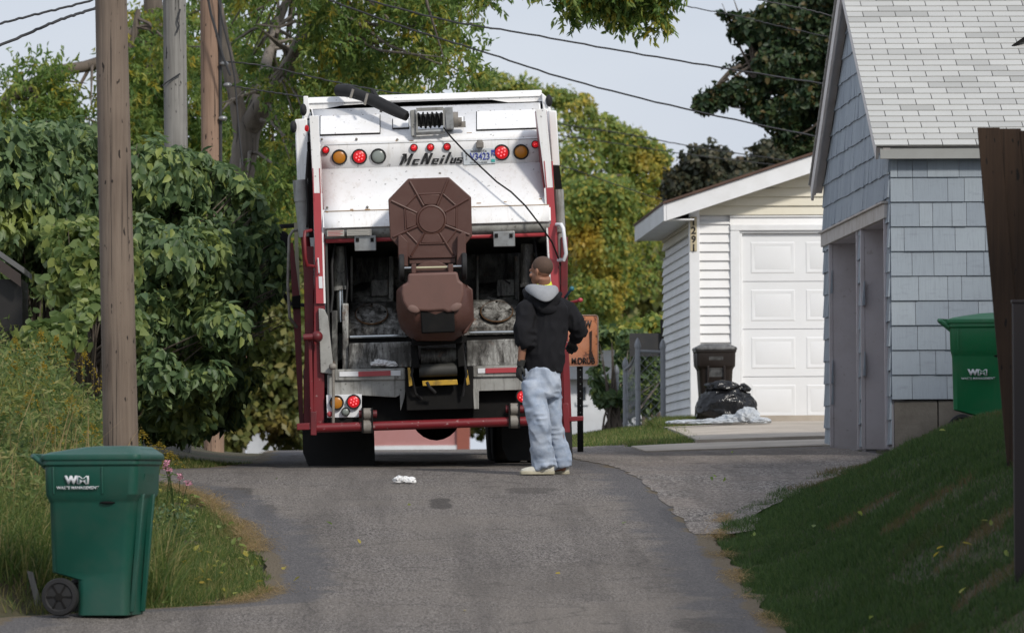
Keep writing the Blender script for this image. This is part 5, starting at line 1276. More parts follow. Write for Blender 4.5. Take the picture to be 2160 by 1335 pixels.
# wooden stake, left
q=W(92,1302,40.6); m=MB(); a=W(63,1203,40.6)-q; SK=empty('wooden_stake',q,'grey weathered wooden stake leaning beside the cart wheel','stake')
m.hexa([Vector((-.022,0,-.05)),Vector((.022,0,-.05)),Vector((.022,.02,-.05)),Vector((-.022,.02,-.05)),a+Vector((-.02,0,0)),a+Vector((.02,0,-.01)),a+Vector((.02,.02,-.01)),a+Vector((-.02,.02,0))]); m.build('board',M['pole2'],SK)
# small garden posts near the bush
q=W(1291,888,82); m=MB(); m.b2((-.05,-.03,-.2),(.05,.03,.25)); o=m.build('garden_post',M['pole2']); o.location=(q.x,82,q.z); tag(o,'short grey wooden post under the bush by the chain link fence','post')
# ------------------------------------------------------------------ far buildings
FHM=paint('white clapboard',(.70,.72,.74),amt=.2); FRM=paint('grey far roof',(.13,.14,.16),amt=.3)
def house(loc,w,d,wallh,roofh,wm,rm,label,wins=(),axis='x'):
    t=empty('house',loc,label,'house'); m=MB(); m.b2((0,0,-1.5),(w,d,wallh)); m.build('wall',wm,t)
    m=MB()
    if axis=='x': m.prism([(-.3,-.3,wallh),(-.3,d/2,wallh+roofh),(-.3,d+.3,wallh)],(w+.6,0,0))
    else: m.prism([(-.3,-.3,wallh),(w+.3,-.3,wallh),(w/2,-.3,wallh+roofh)],(0,d+.6,0))
    m.build('roof',rm,t,smooth=0)
    for (x,z,ww,hh) in wins:
        m=MB(); m.b2((x,-.03,z),(x+ww,.0,z+hh)); o=m.build('window',flat('far window glass',(.06,.07,.08),.15),t); m=MB(); m.b2((x-.06,-.04,z-.08),(x+ww+.06,-.031,z-.001)); m.build('sill',FHM,o)
    return t
q=W(1150,880,112); wt=W(1240,800,112); house((q.x,112,q.z-.2),1.8,8,wt.z-q.z+.2,.62,FHM,FRM,'white clapboard house with a grey roof seen between the sign post and the bush',wins=((.62,.5,.12,.25),))
q=W(700,945,140); PW=paint('pinkish stucco',(.42,.20,.19),dirt=(.3,.12,.1),amt=.4); a=W(1005,905,140); t=house((q.x,140,q.z-.1),a.x-q.x-.15,8,3.0,1.5,PW,FRM,'pink walled building seen under the truck at the end of the alley')
m=MB(); m.b2((-.1,-.06,-.3),(a.x-q.x-.2,-.001,.15)); m.build('base_course',FHM,t); m=MB(); m.b2((a.x-q.x-.45,-.08,-.3),(a.x-q.x-.16,-.001,3.0)); m.build('brick_corner',paint('red brick',(.30,.09,.06),dirt=(.2,.07,.05),amt=.6,scale=12),t)
q=W(520,935,125); a=W(590,815,125); house((q.x,125,q.z-.1),a.x-q.x+.4,8,a.z-q.z-.6,1.4,FHM,paint('red far roof',(.28,.08,.06)),'white house with a red roof glimpsed through the leaves left of the truck')
# ------------------------------------------------------------------ person
PY=51.5; pr=W(1150,998,PY); pr.z=h(pr.x,PY)
PN=empty('person',pr,'person in black hoodie, light jeans and work gloves working the levers behind the truck','person')
def Q(px,py,d=0.): return W(px,py,PY+d)-pr
s_=PY/FPX
SKIN=paint('skin',(.33,.16,.10),dirt=(.25,.10,.06),amt=.3,scale=8,rough=.55)
t=NT('buzzed hair'); n=t.noise(160,2,.6); t.col(t.mix(n,(.045,.028,.020),(.13,.075,.05))); t.set(.8); HAIR=t.m
t=NT('black hoodie cloth'); n=t.noise(3,4); t.col(t.mix(n,(.010,.010,.012),(.018,.018,.021))); t.set(.92,spec=.2); t.bump(t.noise(300,2,.6),.3,.003); HOOD=t.m
t=NT('grey hood lining'); n=t.noise(30,4); t.col(t.mix(n,(.26,.27,.29),(.36,.37,.39))); t.set(.95,spec=.1); LIN=t.m
t=NT('light blue denim'); v=t.coord('Object',(1,1,1)); n=t.noise(7,5,.65); c=t.mix(t.ramp(n,[(.35,0),(.65,1)]),(.29,.35,.45),(.50,.55,.63)); n2=t.noise(240,2,.7); c=t.mix(t.ramp(n2,[(.3,.25),(.7,0)]),c,(.14,.19,.28)); t.col(c); t.set(.9,spec=.2); t.bump(n2,.2,.002); DEN=t.m
YEL=flat('neon yellow shirt',(.75,.80,.05),.7,emit=None)
GLV=paint('dark grey work glove',(.030,.030,.028),dirt=(.05,.05,.045),amt=.5,scale=20,rough=.8)
SHOE=paint('off white shoe leather',(.60,.58,.50),dirt=(.30,.27,.20),amt=.5,scale=12,rough=.6)
SOLE=paint('cream shoe sole',(.50,.46,.34),dirt=(.2,.18,.12),amt=.5,scale=12)
# head frame: facing left and away
fd=Vector((-.80,.58,-.10)).normalized(); up=Vector((0.03,0,1)); sd_=fd.cross(up).normalized(); up=sd_.cross(fd).normalized()   # sd_ = person's right
HM=Matrix((sd_,fd,up)).transposed()   # local x=right, y=forward, z=up
hc=Q(1141,573,0)
def Hh(x,y,z): return hc+HM@Vector((x,y,z))
b=MB()
b.ell(Hh(0,-.012,.030),(.074,.093,.090),20,14,HM); b.ell(Hh(0,.022,-.035),(.060,.070,.075),18,12,HM); b.ell(Hh(0,.048,-.085),(.040,.040,.032),14,10,HM)
b.ell(Hh(0,.083,.018),(.046,.018,.020),12,8,HM)    # brow
b.tube([Hh(0,.088,.010),Hh(0,.104,-.026),Hh(0,.094,-.042)],[.009,.012,.010],8)
b.ell(Hh(0,.088,-.062),(.024,.012,.008),10,6,HM); b.ell(Hh(0,.085,-.074),(.021,.012,.008),10,6,HM)
for sx in (-1,1):
    b.ell(Hh(sx*.040,.070,-.025),(.022,.022,.020),10,8,HM)
    b.ell(Hh(sx*.079,-.008,-.012),(.010,.019,.032),12,8,HM@Matrix.Rotation(sx*.25,3,'Z')); b.ell(Hh(sx*.086,-.018,-.004),(.008,.012,.022),10,8,HM)
nk=Q(1147,612,.02)
b.tube([Hh(0,-.025,-.05),nk,Q(1149,640,.03)],[.056,.058,.085],16)
# torso core, arms, legs: continuous body under the clothes
LS=Q(1112,648,-.05); RS=Q(1194,650,.10); LE=Q(1104,718,-.10); LW_=Q(1098,770,-.06); RE=Q(1221,693,.10); RW=Q(1208,722,.26)
LH=Q(1128,800,-.04); RH=Q(1166,800,.08); LK=Q(1134,885,-.10); RK=Q(1174,885,.06); LA=Q(1149,978,-.02); RA=Q(1188,972,.12)
b.tube([Q(1149,632,.03),Q(1149,690,.03),Q(1147,760,.03),Q(1147,810,.02)],[.10,.10,.10,.09],18)
b.tube([Q(1140,640,.03),LS,LE,LW_],[.05,.045,.038,.029],14); b.tube([Q(1160,640,.03),RS,RE,RW],[.05,.045,.038,.029],14)
b.tube([Q(1140,795,0),LH,LK,LA],[.06,.06,.05,.04],14); b.tube([Q(1155,795,.04),RH,RK,RA],[.05,.05,.042,.038],14)
b.tube([LA,LA+Vector((0,0,-.05)),LA+Vector((-.10,-.02,-.055))],[.042,.04,.035],12); b.tube([RA,RA+Vector((0,0,-.05)),RA+Vector((-.08,.05,-.055))],[.042,.04,.035],12)
sculpt('body',b,SKIN,PN,voxel=.0055,it=3)
for sx in (-1,1):
    m=MB(); m.ell(Hh(sx*.031,.076,.000),(.011,.008,.007),10,8,HM); m.build('eye',flat('eye',(.5,.5,.5),.2),PN)
m=MB(); m.ell(Hh(0,-.020,.038),(.0775,.0945,.0885),28,18,HM)
# trim the scalp cap: drop the part in front of the hairline
o=m.build('hair',HAIR,PN); bm=bmesh.new(); bm.from_mesh(o.data)
dead=[v for v in bm.verts if (lambda l:(l.y>.052 and l.z<.075) or l.z<-.045 or (l.y>-.0 and l.z<.005))(HM.transposed()@(v.co-hc))]
bmesh.ops.delete(bm,geom=dead,context='VERTS'); bm.to_mesh(o.data); bm.free()
# hoodie
def foldH(P):
    a=vnoise(P*np.array([7,7,11.])+3,1.0,2); b_=vnoise(P*np.array([20,20,9.]),1.0,5)
    return .020*(a-.5)+.010*(1-np.abs(2*b_-1)*1.7)
g=MB()
def oval(c,rx,ry,n=20,yaw=-.35):
    return [c+Vector((cos(w)*rx*cos(yaw)-sin(w)*ry*sin(yaw),cos(w)*rx*sin(yaw)+sin(w)*ry*cos(yaw),0)) for w in [2*pi*k/n for k in range(n)]]
g.loft([oval(Q(1150,622,.03),.07,.07),oval(Q(1150,634,.03),.150,.10),oval(Q(1150,650,.03),.195,.125),oval(Q(1149,690,.03),.198,.14),oval(Q(1147,730,.03),.185,.145),oval(Q(1145,765,.03),.178,.145),oval(Q(1145,776,.03),.166,.135),oval(Q(1145,786,.03),.160,.130)])
def chain(ps,rs,n=16): g.tube(ps,rs,n)
chain([Q(1128,642,.0),Q(1112,656,-.05),Q(1105,690,-.09),Q(1106,722,-.09),Q(1111,731,-.08)],[.085,.088,.080,.076,.064])
chain([Q(1170,644,.05),Q(1194,656,.10),Q(1213,680,.10),Q(1223,700,.14),Q(1212,712,.22)],[.085,.088,.080,.070,.055])
g.ell(Q(1112,715,-.09),(.078,.075,.030),14,8); g.ell(Q(1110,700,-.09),(.083,.078,.028),14,8); g.ell(Q(1113,728,-.085),(.072,.068,.022),14,8)
sculpt('hoodie',g,HOOD,PN,voxel=.009,it=5,disp=foldH)
m=MB(); m.loft([oval(Q(1145,777,.03),.168,.137),oval(Q(1145,787,.03),.163,.133)]); m.build('waistband',HOOD,PN,bevel=.01)
# hood: black shell hanging down the back with grey lining showing
hd=MB(); hd.ell(Q(1150,630,-.085),(.135,.060,.080),22,14,Matrix.Rotation(.15,3,'Y')); hd.ell(Q(1155,652,-.105),(.085,.040,.050),18,10); hd.tube([Q(1106,612,.06),Q(1112,626,-.03),Q(1140,648,-.12),Q(1170,640,-.10),Q(1182,618,.0)],[.022,.03,.035,.032,.022],12)
sculpt('hood',hd,HOOD,PN,voxel=.008,it=4,disp=lambda P:.008*(vnoise(P,14,3)-.5))
ln=MB(); ln.loft([[Q(x,y,d) for x,y,d in ring] for ring in (
   [(1106,607,.00),(1113,599,-.06),(1130,598,-.10),(1147,602,-.12),(1160,601,-.11),(1171,601,-.07),(1177,607,-.02)],
   [(1108,612,-.04),(1118,611,-.12),(1134,616,-.185),(1150,619,-.20),(1164,614,-.18),(1173,610,-.12),(1178,613,-.05)],
   [(1113,617,-.06),(1124,625,-.15),(1139,635,-.195),(1154,639,-.205),(1167,632,-.185),(1175,621,-.13),(1178,618,-.06)])],cap=False)
# open sheet: remove the wrap faces by thickness only
ln.f=[f for f in ln.f if not (max(i%7 for i in f)==6 and min(i%7 for i in f)==0)]
o=ln.build('hood_lining',LIN,PN,smooth=80,solid=.014); sb=o.modifiers.new('sub','SUBSURF'); sb.levels=2; sb.render_levels=2
m=MB(); m.loft([oval(Q(1147,594,.02),.064,.060,18),oval(Q(1147,603,.015),.074,.070,18),oval(Q(1148,612,.01),.085,.08,18)]); m.build('shirt_collar',YEL,PN,smooth=60)
# jeans
def foldJ(P):
    a=vnoise(P*np.array([5,5,13.])+9,1.0,4); b_=vnoise((P+np.stack([P[:,2]*.5,P[:,2]*0,P[:,2]*0],1))*np.array([16,16,7.]),1.0,6)
    c_=vnoise(P*np.array([9,9,26.]),1.0,8)
    return .008*(a-.5)+.011*(1-np.abs(2*b_-1)*2.0)+.007*(1-np.abs(2*c_-1)*1.8)
j=MB()
j.loft([oval(Q(1143,778,.02),.145,.125),oval(Q(1142,800,.02),.155,.135),oval(Q(1143,822,.02),.152,.135),oval(Q(1145,838,.02),.13,.12)])
j.tube([Q(1126,808,-.03),Q(1128,850,-.07),Q(1138,890,-.10),Q(1141,930,-.06),Q(1145,965,-.02),Q(1149,985,-.01),Q(1151,991,-.02)],[.096,.092,.086,.086,.086,.098,.104],18)
j.tube([Q(1162,808,.07),Q(1164,850,.07),Q(1166,890,.07),Q(1175,930,.10),Q(1184,962,.12),Q(1186,978,.12),Q(1187,985,.12)],[.088,.080,.072,.070,.072,.074,.076],18)
sculpt('jeans',j,DEN,PN,voxel=.009,it=4,disp=foldJ)
# shoes
def shoe(heel,toe,w):
    d=(toe-heel); L_=d.length; d.normalize(); sx=Vector((-d.y,d.x,0)); z=Vector((0,0,1)); g=min(heel.z,toe.z)
    u=MB(); rings=[]
    for f,wd,hh in ((0,.6,.55),(.06,.85,.62),(.25,.9,.95),(.45,.95,.85),(.65,1.05,.55),(.85,.95,.42),(.97,.6,.30),(1.0,.3,.2)):
        c=heel+d*L_*f; c.z=0; rings.append([c+sx*(cos(a)*w*wd)+z*(.028+max(sin(a),0)*.085*hh+min(sin(a),0)*.01) for a in [2*pi*k/16 for k in range(16)]])
    u.loft(rings); o=u.build('shoe',SHOE,PN,smooth=60)
    u=MB(); ring=[]
    for f,wd in ((-.02,.3),(0,.7),(.1,.95),(.3,.85),(.5,.9),(.7,1.1),(.88,1.0),(1.0,.6),(1.03,.2)): ring.append((f,wd))
    pts=[heel+d*L_*f+sx*w*wd for f,wd in ring]+[heel+d*L_*f-sx*w*wd for f,wd in ring[::-1]]
    for p_ in pts: p_.z=.004
    u.prism(pts,(0,0,.030)); u.build('sole',SOLE,o,bevel=.006)
g0_=Q(1172,995,-.02); shoe(Vector((Q(1168,995).x,-.02,0)),Vector((Q(1098,995).x,-.05,0)),.050)
shoe(Vector((Q(1199,995).x,.13,0)),Vector((Q(1150,995).x,.26,0)),.048)
# gloves: palm and five curled fingers
def hand(name,wr,d,palm_n,curl,sx,parent=PN):
    """wr wrist, d direction of the hand, palm_n palm normal, sx thumb side"""
    d=d.normalized(); pn=(palm_n-d*palm_n.dot(d)).normalized(); w=d.cross(pn).normalized()*sx
    m=MB(); m.tube([wr-d*.035,wr,wr+d*.03,wr+d*.085],[.036,.031,.036,.034],14,flat=.62) if 0 else None
    Mx=Matrix((w,d,pn)).transposed()
    m.ell(wr+d*.045,(.042,.055,.019),16,10,Mx); m.tube([wr-d*.05,wr+d*.01],[.037,.031],14)
    for i,(off,L_) in enumerate(((.030,.070),(.010,.080),(-.011,.075),(-.031,.060))):
        p0=wr+d*.075+w*off; dirs=d; pts=[p0]; a=0
        for k,f in enumerate((.42,.33,.25)):
            a+=curl*(1+.08*i); dirs=d*cos(a)+pn*sin(a); pts.append(pts[-1]+dirs*L_*f)
        m.tube(pts,[.0115,.0108,.010,.008],8)
    p0=wr+d*.02+w*.036; m.tube([p0-w*.01,p0+d*.022+w*.018+pn*.008,p0+d*.048+w*.014+pn*.022,p0+d*.065+w*.004+pn*.030],[.014,.0125,.011,.009],8)
    return sculpt(name,m,GLV,parent,voxel=.0035,it=3)
hand('glove',LW_,Q(1092,800,-.05)-Q(1098,770,-.06),Vector((.8,.5,0)),.38,1)
hand('glove',RW,Q(1205,735,.36)-Q(1208,722,.26),Vector((-.4,.3,-.8)),.75,-1)
# ------------------------------------------------------------------ vegetation
LM={}
LM['ash']=leafmat('ash leaves',[(0,(.08,.15,.035)),(.4,(.15,.235,.055)),(.75,(.24,.31,.07)),(.92,(.34,.34,.06)),(1,(.36,.29,.03))],patch=((.34,.28,.03),.60,.70),pscale=.55)
LM['yellow']=leafmat('yellowing leaves',[(0,(.11,.18,.045)),(.5,(.21,.28,.065)),(.8,(.34,.37,.08)),(1,(.52,.42,.07))],patch=((.55,.37,.05),.55,.66),pscale=.5)
LM['maple']=leafmat('dark maple leaves',[(0,(.018,.040,.018)),(.5,(.032,.062,.024)),(.85,(.06,.085,.028)),(1,(.13,.085,.03))],trans=.2,patch=((.10,.11,.02),.62,.75),pscale=.5)
LM['bronze']=leafmat('dark bronze leaves',[(0,(.026,.034,.020)),(.5,(.046,.052,.028)),(1,(.085,.072,.036))],trans=.15)
LM['lilac']=leafmat('lilac leaves',[(0,(.065,.115,.048)),(.5,(.115,.18,.075)),(.85,(.18,.25,.10)),(1,(.30,.35,.09))],rough=.5,spec=.45,trans=.35,patch=((.32,.37,.09),.57,.68),pscale=1.1)
LM['vine']=leafmat('pale vine leaves',[(0,(.10,.155,.05)),(.5,(.17,.235,.075)),(1,(.30,.34,.10))],rough=.45)
LM['weed']=leafmat('weed leaves',[(0,(.065,.11,.032)),(.4,(.12,.175,.047)),(.75,(.19,.235,.07)),(1,(.34,.31,.12))],rough=.6,patch=((.26,.24,.05),.55,.7),pscale=2.2)
LM['gold']=leafmat('goldenrod plume',[(0,(.22,.17,.02)),(1,(.40,.28,.035))],rough=.8)
LM['far']=leafmat('far olive leaves',[(0,(.06,.08,.018)),(.5,(.11,.13,.03)),(1,(.20,.18,.05))],trans=.25,patch=((.28,.18,.04),.6,.72),pscale=.4)
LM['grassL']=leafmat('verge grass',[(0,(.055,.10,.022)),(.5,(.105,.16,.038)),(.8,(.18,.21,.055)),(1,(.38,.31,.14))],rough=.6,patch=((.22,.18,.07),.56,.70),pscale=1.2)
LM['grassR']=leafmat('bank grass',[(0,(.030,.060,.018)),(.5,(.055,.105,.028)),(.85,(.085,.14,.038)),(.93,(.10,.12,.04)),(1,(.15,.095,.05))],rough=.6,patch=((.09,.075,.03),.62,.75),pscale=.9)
LM['straw']=leafmat('dry straw',[(0,(.22,.15,.06)),(1,(.46,.34,.17))],rough=.8)
def BP(px,py,Y,rx,ry,rd=None):
    s=Y/FPX; c=W(px,py,Y); return ((c.x,c.y,c.z),(rx*s,(rd if rd is not None else (rx+ry)*.5*s),ry*s))
def limb(m,pts,radii):
    P_=[W(*p) for p in pts]; Q_=[];R_=[]
    n=len(P_)
    for i in range(n-1):
        for k in range(5):
            u=k/5; p0=P_[max(i-1,0)];p1=P_[i];p2_=P_[i+1];p3_=P_[min(i+2,n-1)]
            Q_.append(.5*((2*p1)+(p2_-p0)*u+(2*p0-5*p1+4*p2_-p3_)*u*u+(3*p1-p0-3*p2_+p3_)*u**3)); R_.append((radii[i]*(1-u)+radii[i+1]*u)*(1+.06*random.uniform(-1,1)))
    Q_.append(P_[-1]); R_.append(radii[-1]); m.tube(Q_,R_,10)
def branches(m,root,blobs,r=.03,per=3):
    """small branches from points on the trunk into the crown blobs"""
    for (c,rad) in blobs:
        near=sorted(root,key=lambda q:(q-Vector(c)).length)[:3]
        for k in range(per):
            a=random.choice(near); b_=random.choice(near); a=a.lerp(b_,random.uniform(0,.5))
            u=Vector(rand_unit(1,RNG)[0]); e=Vector(c)+Vector((u.x*rad[0],u.y*rad[1],u.z*rad[2]))*.7
            mid=a.lerp(e,.5)+Vector((0,0,.12*(e-a).length*random.uniform(-.5,1)))
            m.tube([a,a.lerp(mid,.5)+Vector((0,0,.05)),mid,mid.lerp(e,.5),e],[r,r*.8,r*.6,r*.4,r*.15],5)
def treething(name,label,cat,blobs,n,size,mat,Y,trunkpts,bark,seed,aspect=.42,gap=.36,gscale=1.2,droop=.6,shell=.7,group=None,shape='ovate',br=.03,per=3,pinnate=0,limbs=True,extra=None):
    rng=np.random.default_rng(seed)
    base=W(*trunkpts[0][0][0]); base.z=h(base.x,base.y)
    t=empty(name,base,label,cat,group)
    m=MB(); roots=[]
    for pts,radii in trunkpts:
        limb(m,pts,radii); roots+= [W(*p) for p in pts[1:]]
    if limbs: branches(m,roots,blobs,br,per)
    m.xf(Matrix.Translation(-base)); m.build('trunk',bark,t)
    P_,N_=blobpts(blobs,n,rng,shell=shell,gap=gap,gscale=gscale,seed=seed)
    if extra: Pe,Ne=blobpts(extra[0],extra[1],rng,shell=.2,gap=.3,gscale=3.,seed=seed); P_=np.concatenate([P_,Pe]); N_=np.concatenate([N_,Ne])
    pm=rng.permutation(len(P_)); P_=P_[pm]; N_=N_[pm]
    if pinnate:
        # leaflets in drooping compound leaves
        k=len(P_)//pinnate; P0=P_[:k]; N0=N_[:k]; d=rng.normal(size=(k,3))*.7; d[:,2]-=.7; d+=N0*.5; d/=np.linalg.norm(d,axis=1,keepdims=True)
        sdv=np.cross(d,rng.normal(size=(k,3))); sdv/=np.linalg.norm(sdv,axis=1,keepdims=True); L=size*rng.uniform(2.0,3.0,k); PP=[];NN=[];AA=[]; att=rng.uniform(0,1,k)
        for i in range(pinnate):
            f=(i//2+1)/(pinnate/2+.5); sg=(1 if i%2 else -1); PP.append(P0+d*(L*f)[:,None]+sdv*sg*size*.1); NN.append(np.cross(d,sdv)+sdv*sg*.3); AA.append(np.clip(att+rng.normal(size=k)*.06,0,1))
        PP=np.concatenate(PP);NN=np.concatenate(NN)
        leaves(PP-np.array(base),NN,size,rng,shape,droop,'crown',mat,t,np.concatenate(AA),aspect)
    else: leaves(P_-np.array(base),N_,size,rng,shape,droop,'crown',mat,t,None,aspect)
    return t
GT='trees behind the alley'
Y=78
ash=[BP(575,165,76.6,38,34),BP(545,60,76.6,40,40),BP(640,225,76.2,50,30),BP(470,230,76.6,26,40),BP(660,90,75.6,30,40),BP(530,380,76.6,40,36),BP(620,330,76.5,50,60),BP(640,100,80.5,150,110),BP(800,70,76,170,100),BP(850,120,77,150,60),BP(930,70,75,85,70),BP(975,140,74,48,42),BP(780,170,80,190,55),BP(560,50,80.5,90,80),BP(500,170,82,60,90),BP(560,330,82,80,110),BP(590,430,84,60,80),BP(640,200,80.5,120,70),
     BP(720,-90,76,320,120),BP(420,90,84,90,120),BP(560,250,80,90,60),BP(900,20,75,60,50),BP(620,-60,80,200,90)]
tips=[BP(1235,-20,66,50,38),BP(1200,18,66,20,20),BP(1300,-12,66,60,40),BP(1318,28,66,20,18),BP(1380,0,66,36,34),BP(1383,36,66,14,22),BP(1438,-2,66,24,22),BP(1300,-50,66,170,40),BP(1000,-20,72,60,28)]
T_=[([(440,905,78),(462,700,78),(490,500,78),(504,400,78),(516,320,78),(524,262,78)],[.24,.21,.18,.17,.17,.17]),
    ([(524,275,78),(560,212,77.6),(610,140,77),(655,50,76.5),(690,-40,76),(720,-200,76)],[.15,.125,.11,.10,.09,.05]),
    ([(524,270,78),(548,190,78),(568,110,79),(590,40,80),(640,-80,80)],[.10,.075,.065,.06,.04]),
    ([(514,300,78),(500,220,78),(482,140,78),(462,40,78),(440,-120,78)],[.12,.10,.09,.08,.05]),
    ([(690,-40,76),(860,-150,73),(1050,-160,69),(1200,-110,67),(1330,-60,66),(1430,-30,66)],[.11,.09,.08,.06,.04,.02])]
treething('ash_tree','large ash tree with pale forked trunk and green and yellow leaves left of the truck','tree',ash,56000,.095,LM['ash'],78,T_,M['bark_grey'],11,extra=(tips,9000),gap=.42,gscale=1.9,pinnate=8,aspect=.34,group=GT,droop=1.0)
lf=[BP(265,150,86.5,50,70),BP(420,90,86.5,50,80),BP(520,60,88,60,70),BP(350,130,88.5,70,90),BP(60,225,86,120,85),BP(160,200,86,60,65),BP(190,300,86,150,120),BP(300,180,88,80,110),BP(330,270,88,120,120),BP(20,330,86,120,120),BP(300,60,88,40,50),BP(420,250,88,70,130),BP(480,420,90,130,130),BP(90,150,86,60,25),BP(290,400,88,300,130)]
T_=[([(325,900,88),(330,400,88),(332,200,88),(325,40,88),(315,-120,88)],[.22,.19,.17,.15,.12]),([(328,120,88),(270,70,87.6),(215,130,87),(110,155,86.5),(20,205,86),(-60,240,86)],[.10,.08,.09,.075,.06,.04]),([(272,125,87),(285,60,87),(292,20,87)],[.06,.05,.03])]
treething('walnut_tree','leafy green tree with a bare dark branch at the far left behind the poles','tree',lf,54000,.11,LM['ash'],86,T_,M['bark'],12,gap=.34,gscale=1.3,pinnate=8,aspect=.34,group=GT,droop=1.0)
yl=[BP(1270,520,115.6,70,70,.6),BP(1225,440,115.6,50,60,.6),BP(1280,420,115.6,60,50,.6),BP(1260,620,115.6,60,60,.6),BP(1170,215,118,35,35),BP(1210,250,118,55,60),BP(1265,285,118,50,45),BP(1310,320,118,70,55),BP(1360,360,118,55,70),BP(1390,330,118,25,25),BP(1300,430,118,100,80),BP(1220,380,118,80,110),BP(1250,540,118,120,110),BP(1330,620,118,90,100),BP(1230,680,118,90,90),BP(1360,520,118,50,70),BP(1100,210,118,60,40),BP(1040,190,118,60,35)]
T_=[([(1270,900,118),(1262,700,118),(1250,560,118),(1215,470,118),(1180,380,118),(1150,300,118)],[.22,.17,.14,.10,.07,.04]),([(1250,560,118),(1290,450,118),(1330,380,118)],[.09,.06,.03]),([(1240,520,118),(1200,500,118),(1150,520,118)],[.06,.05,.03])]
treething('yellowing_tree','blurred yellow and green autumn tree right of the truck','tree',yl,60000,.12,LM['yellow'],118,T_,M['bark'],13,gap=.42,gscale=.9,shape='rhomb',aspect=.5,group=GT)
by=[BP(900,190,150,120,70),BP(1040,210,150,110,60),BP(760,220,150,120,90),BP(700,500,150,160,300,4),BP(1000,500,150,300,300,4)]
T_=[([(900,900,150),(900,500,150),(900,300,150)],[.35,.3,.2])]
treething('yellowing_tree','tall yellow tree just showing above the truck roof','tree',by,26000,.20,LM['yellow'],150,T_,M['bark'],17,gap=.3,gscale=.5,shape='rhomb',aspect=.5,group=GT,per=2)
mp=[BP(1660,40,92,90,70),BP(1590,60,92,45,50),BP(1550,10,92,40,30),BP(1640,140,92,90,55),BP(1580,135,92,40,38),BP(1700,210,92,60,80),BP(1560,195,92,60,24),BP(1500,215,92,40,18),BP(1480,228,92,26,10),BP(1650,240,92,55,35),BP(1720,110,92,50,90),BP(1600,235,92,30,22),BP(1740,-30,92,120,80),BP(1690,290,92,50,40),BP(1800,150,92,80,160)]
T_=[([(1800,900,92),(1800,500,92),(1790,250,92),(1770,60,92),(1740,-80,92)],[.28,.25,.22,.16,.08]),([(1790,260,92),(1700,190,92),(1600,200,92),(1480,225,92)],[.10,.07,.05,.015]),([(1780,160,92),(1690,110,92),(1590,110,92)],[.09,.06,.02])]
treething('maple_tree','dark green maple with ragged branches above the white garage','tree',mp,56000,.10,LM['maple'],92,T_,M['bark'],14,gap=.48,gscale=2.0,aspect=.7,group=GT,droop=.5)
bz=[BP(1560,340,106,80,55),BP(1500,350,106,60,60),BP(1540,275,106,40,25),BP(1640,330,106,70,50),BP(1440,395,106,40,45),BP(1600,400,106,150,50),BP(1700,350,106,60,60),BP(1490,280,106,18,16)]
T_=[([(1570,900,106),(1565,600,106),(1560,420,106),(1560,330,106)],[.22,.18,.14,.06])]
treething('maple_tree','low dark bronze leaved tree right behind the white garage roof','tree',bz,34000,.115,LM['bronze'],106,T_,M['bark'],15,gap=.42,gscale=1.6,aspect=.7,shape='rhomb',group=GT,per=0)
# far wood closing the view
rng=np.random.default_rng(21)
fw=[BP(x,y,190,rx,ry,5) for x,y,rx,ry in ((560,700,130,170),(400,640,200,240),(640,560,120,260),(1250,700,150,140),(1400,700,120,150),(1330,560,120,120),(900,820,500,110),(100,600,300,260),(1500,640,200,200),(1080,780,200,100),(560,850,200,90),(1260,860,160,70))]
P_,N_=blobpts(fw,52000,rng,shell=.5,gap=.28,gscale=.35,seed=5)
o=leaves(P_,N_,.34,rng,'rhomb',.3,'far_trees',LM['far'],None,None,.6); tag(o,'olive and rust coloured wood closing the view beyond the alley','trees',kind='stuff')
fw=[BP(x,y,101,rx,ry,.8) for x,y,rx,ry in ((560,640,50,70),(600,720,50,60),(560,800,60,60),(620,820,40,80),(550,880,60,50),(600,900,60,45),(600,560,50,70),(480,880,60,60),(400,900,80,60),(560,925,60,30),(620,930,40,26),(500,928,60,30),(570,935,90,16),(540,915,90,22))]
P_,N_=blobpts(fw,9000,rng,shell=.4,gap=.36,gscale=1.0,seed=8)
o=leaves(P_,N_,.17,rng,'rhomb',.3,'roadside_bushes',LM['far'],None,None,.6); tag(o,'olive and rust bushes in front of the far white house left of the truck','bushes',kind='stuff')
# mid distance shrubs left of the truck and by the sign
def shrub(name,label,blobs,n,size,mat,seed,Y,stems,aspect=.6,gap=.3,gscale=2,cat='shrub',shape='ovate',droop=.6,shell=.6,group=None,br=.018,per=6):
    rng=np.random.default_rng(seed); c=blobs[0][0]; base=Vector((c[0],c[1],h(c[0],c[1]))); t=empty(name,base,label,cat,group)
    P_,N_=blobpts(blobs,n,rng,shell=shell,gap=gap,gscale=gscale,seed=seed)
    leaves(P_-np.array(base),N_,size,rng,shape,droop,'foliage',mat,t,None,aspect)
    m=MB(); branches(m,[base+Vector((random.uniform(-.3,.3),random.uniform(-.2,.2),0)) for _ in range(3)],blobs,br,per); m.xf(Matrix.Translation(-base)); m.build('stem',M['bark'],t); return t
shrub('leafy_bush','dark leafy bush between the road sign and the chain link fence',[BP(1300,790,79,50,60,.35),BP(1270,730,79,35,40,.3),BP(1320,840,80,30,50,.3),BP(1285,830,79,35,25,.3),BP(1340,740,81,40,40,.3),BP(1360,800,82,60,70,.3)],9000,.11,LM['lilac'],31,79,None,gap=.42,gscale=2.6)
shrub('leafy_bush','yellow flowered bush top showing over the dark fence panel',[BP(1380,690,84,40,22,.3),BP(1340,700,84,40,16,.3)],1600,.12,LM['yellow'],32,84,None)
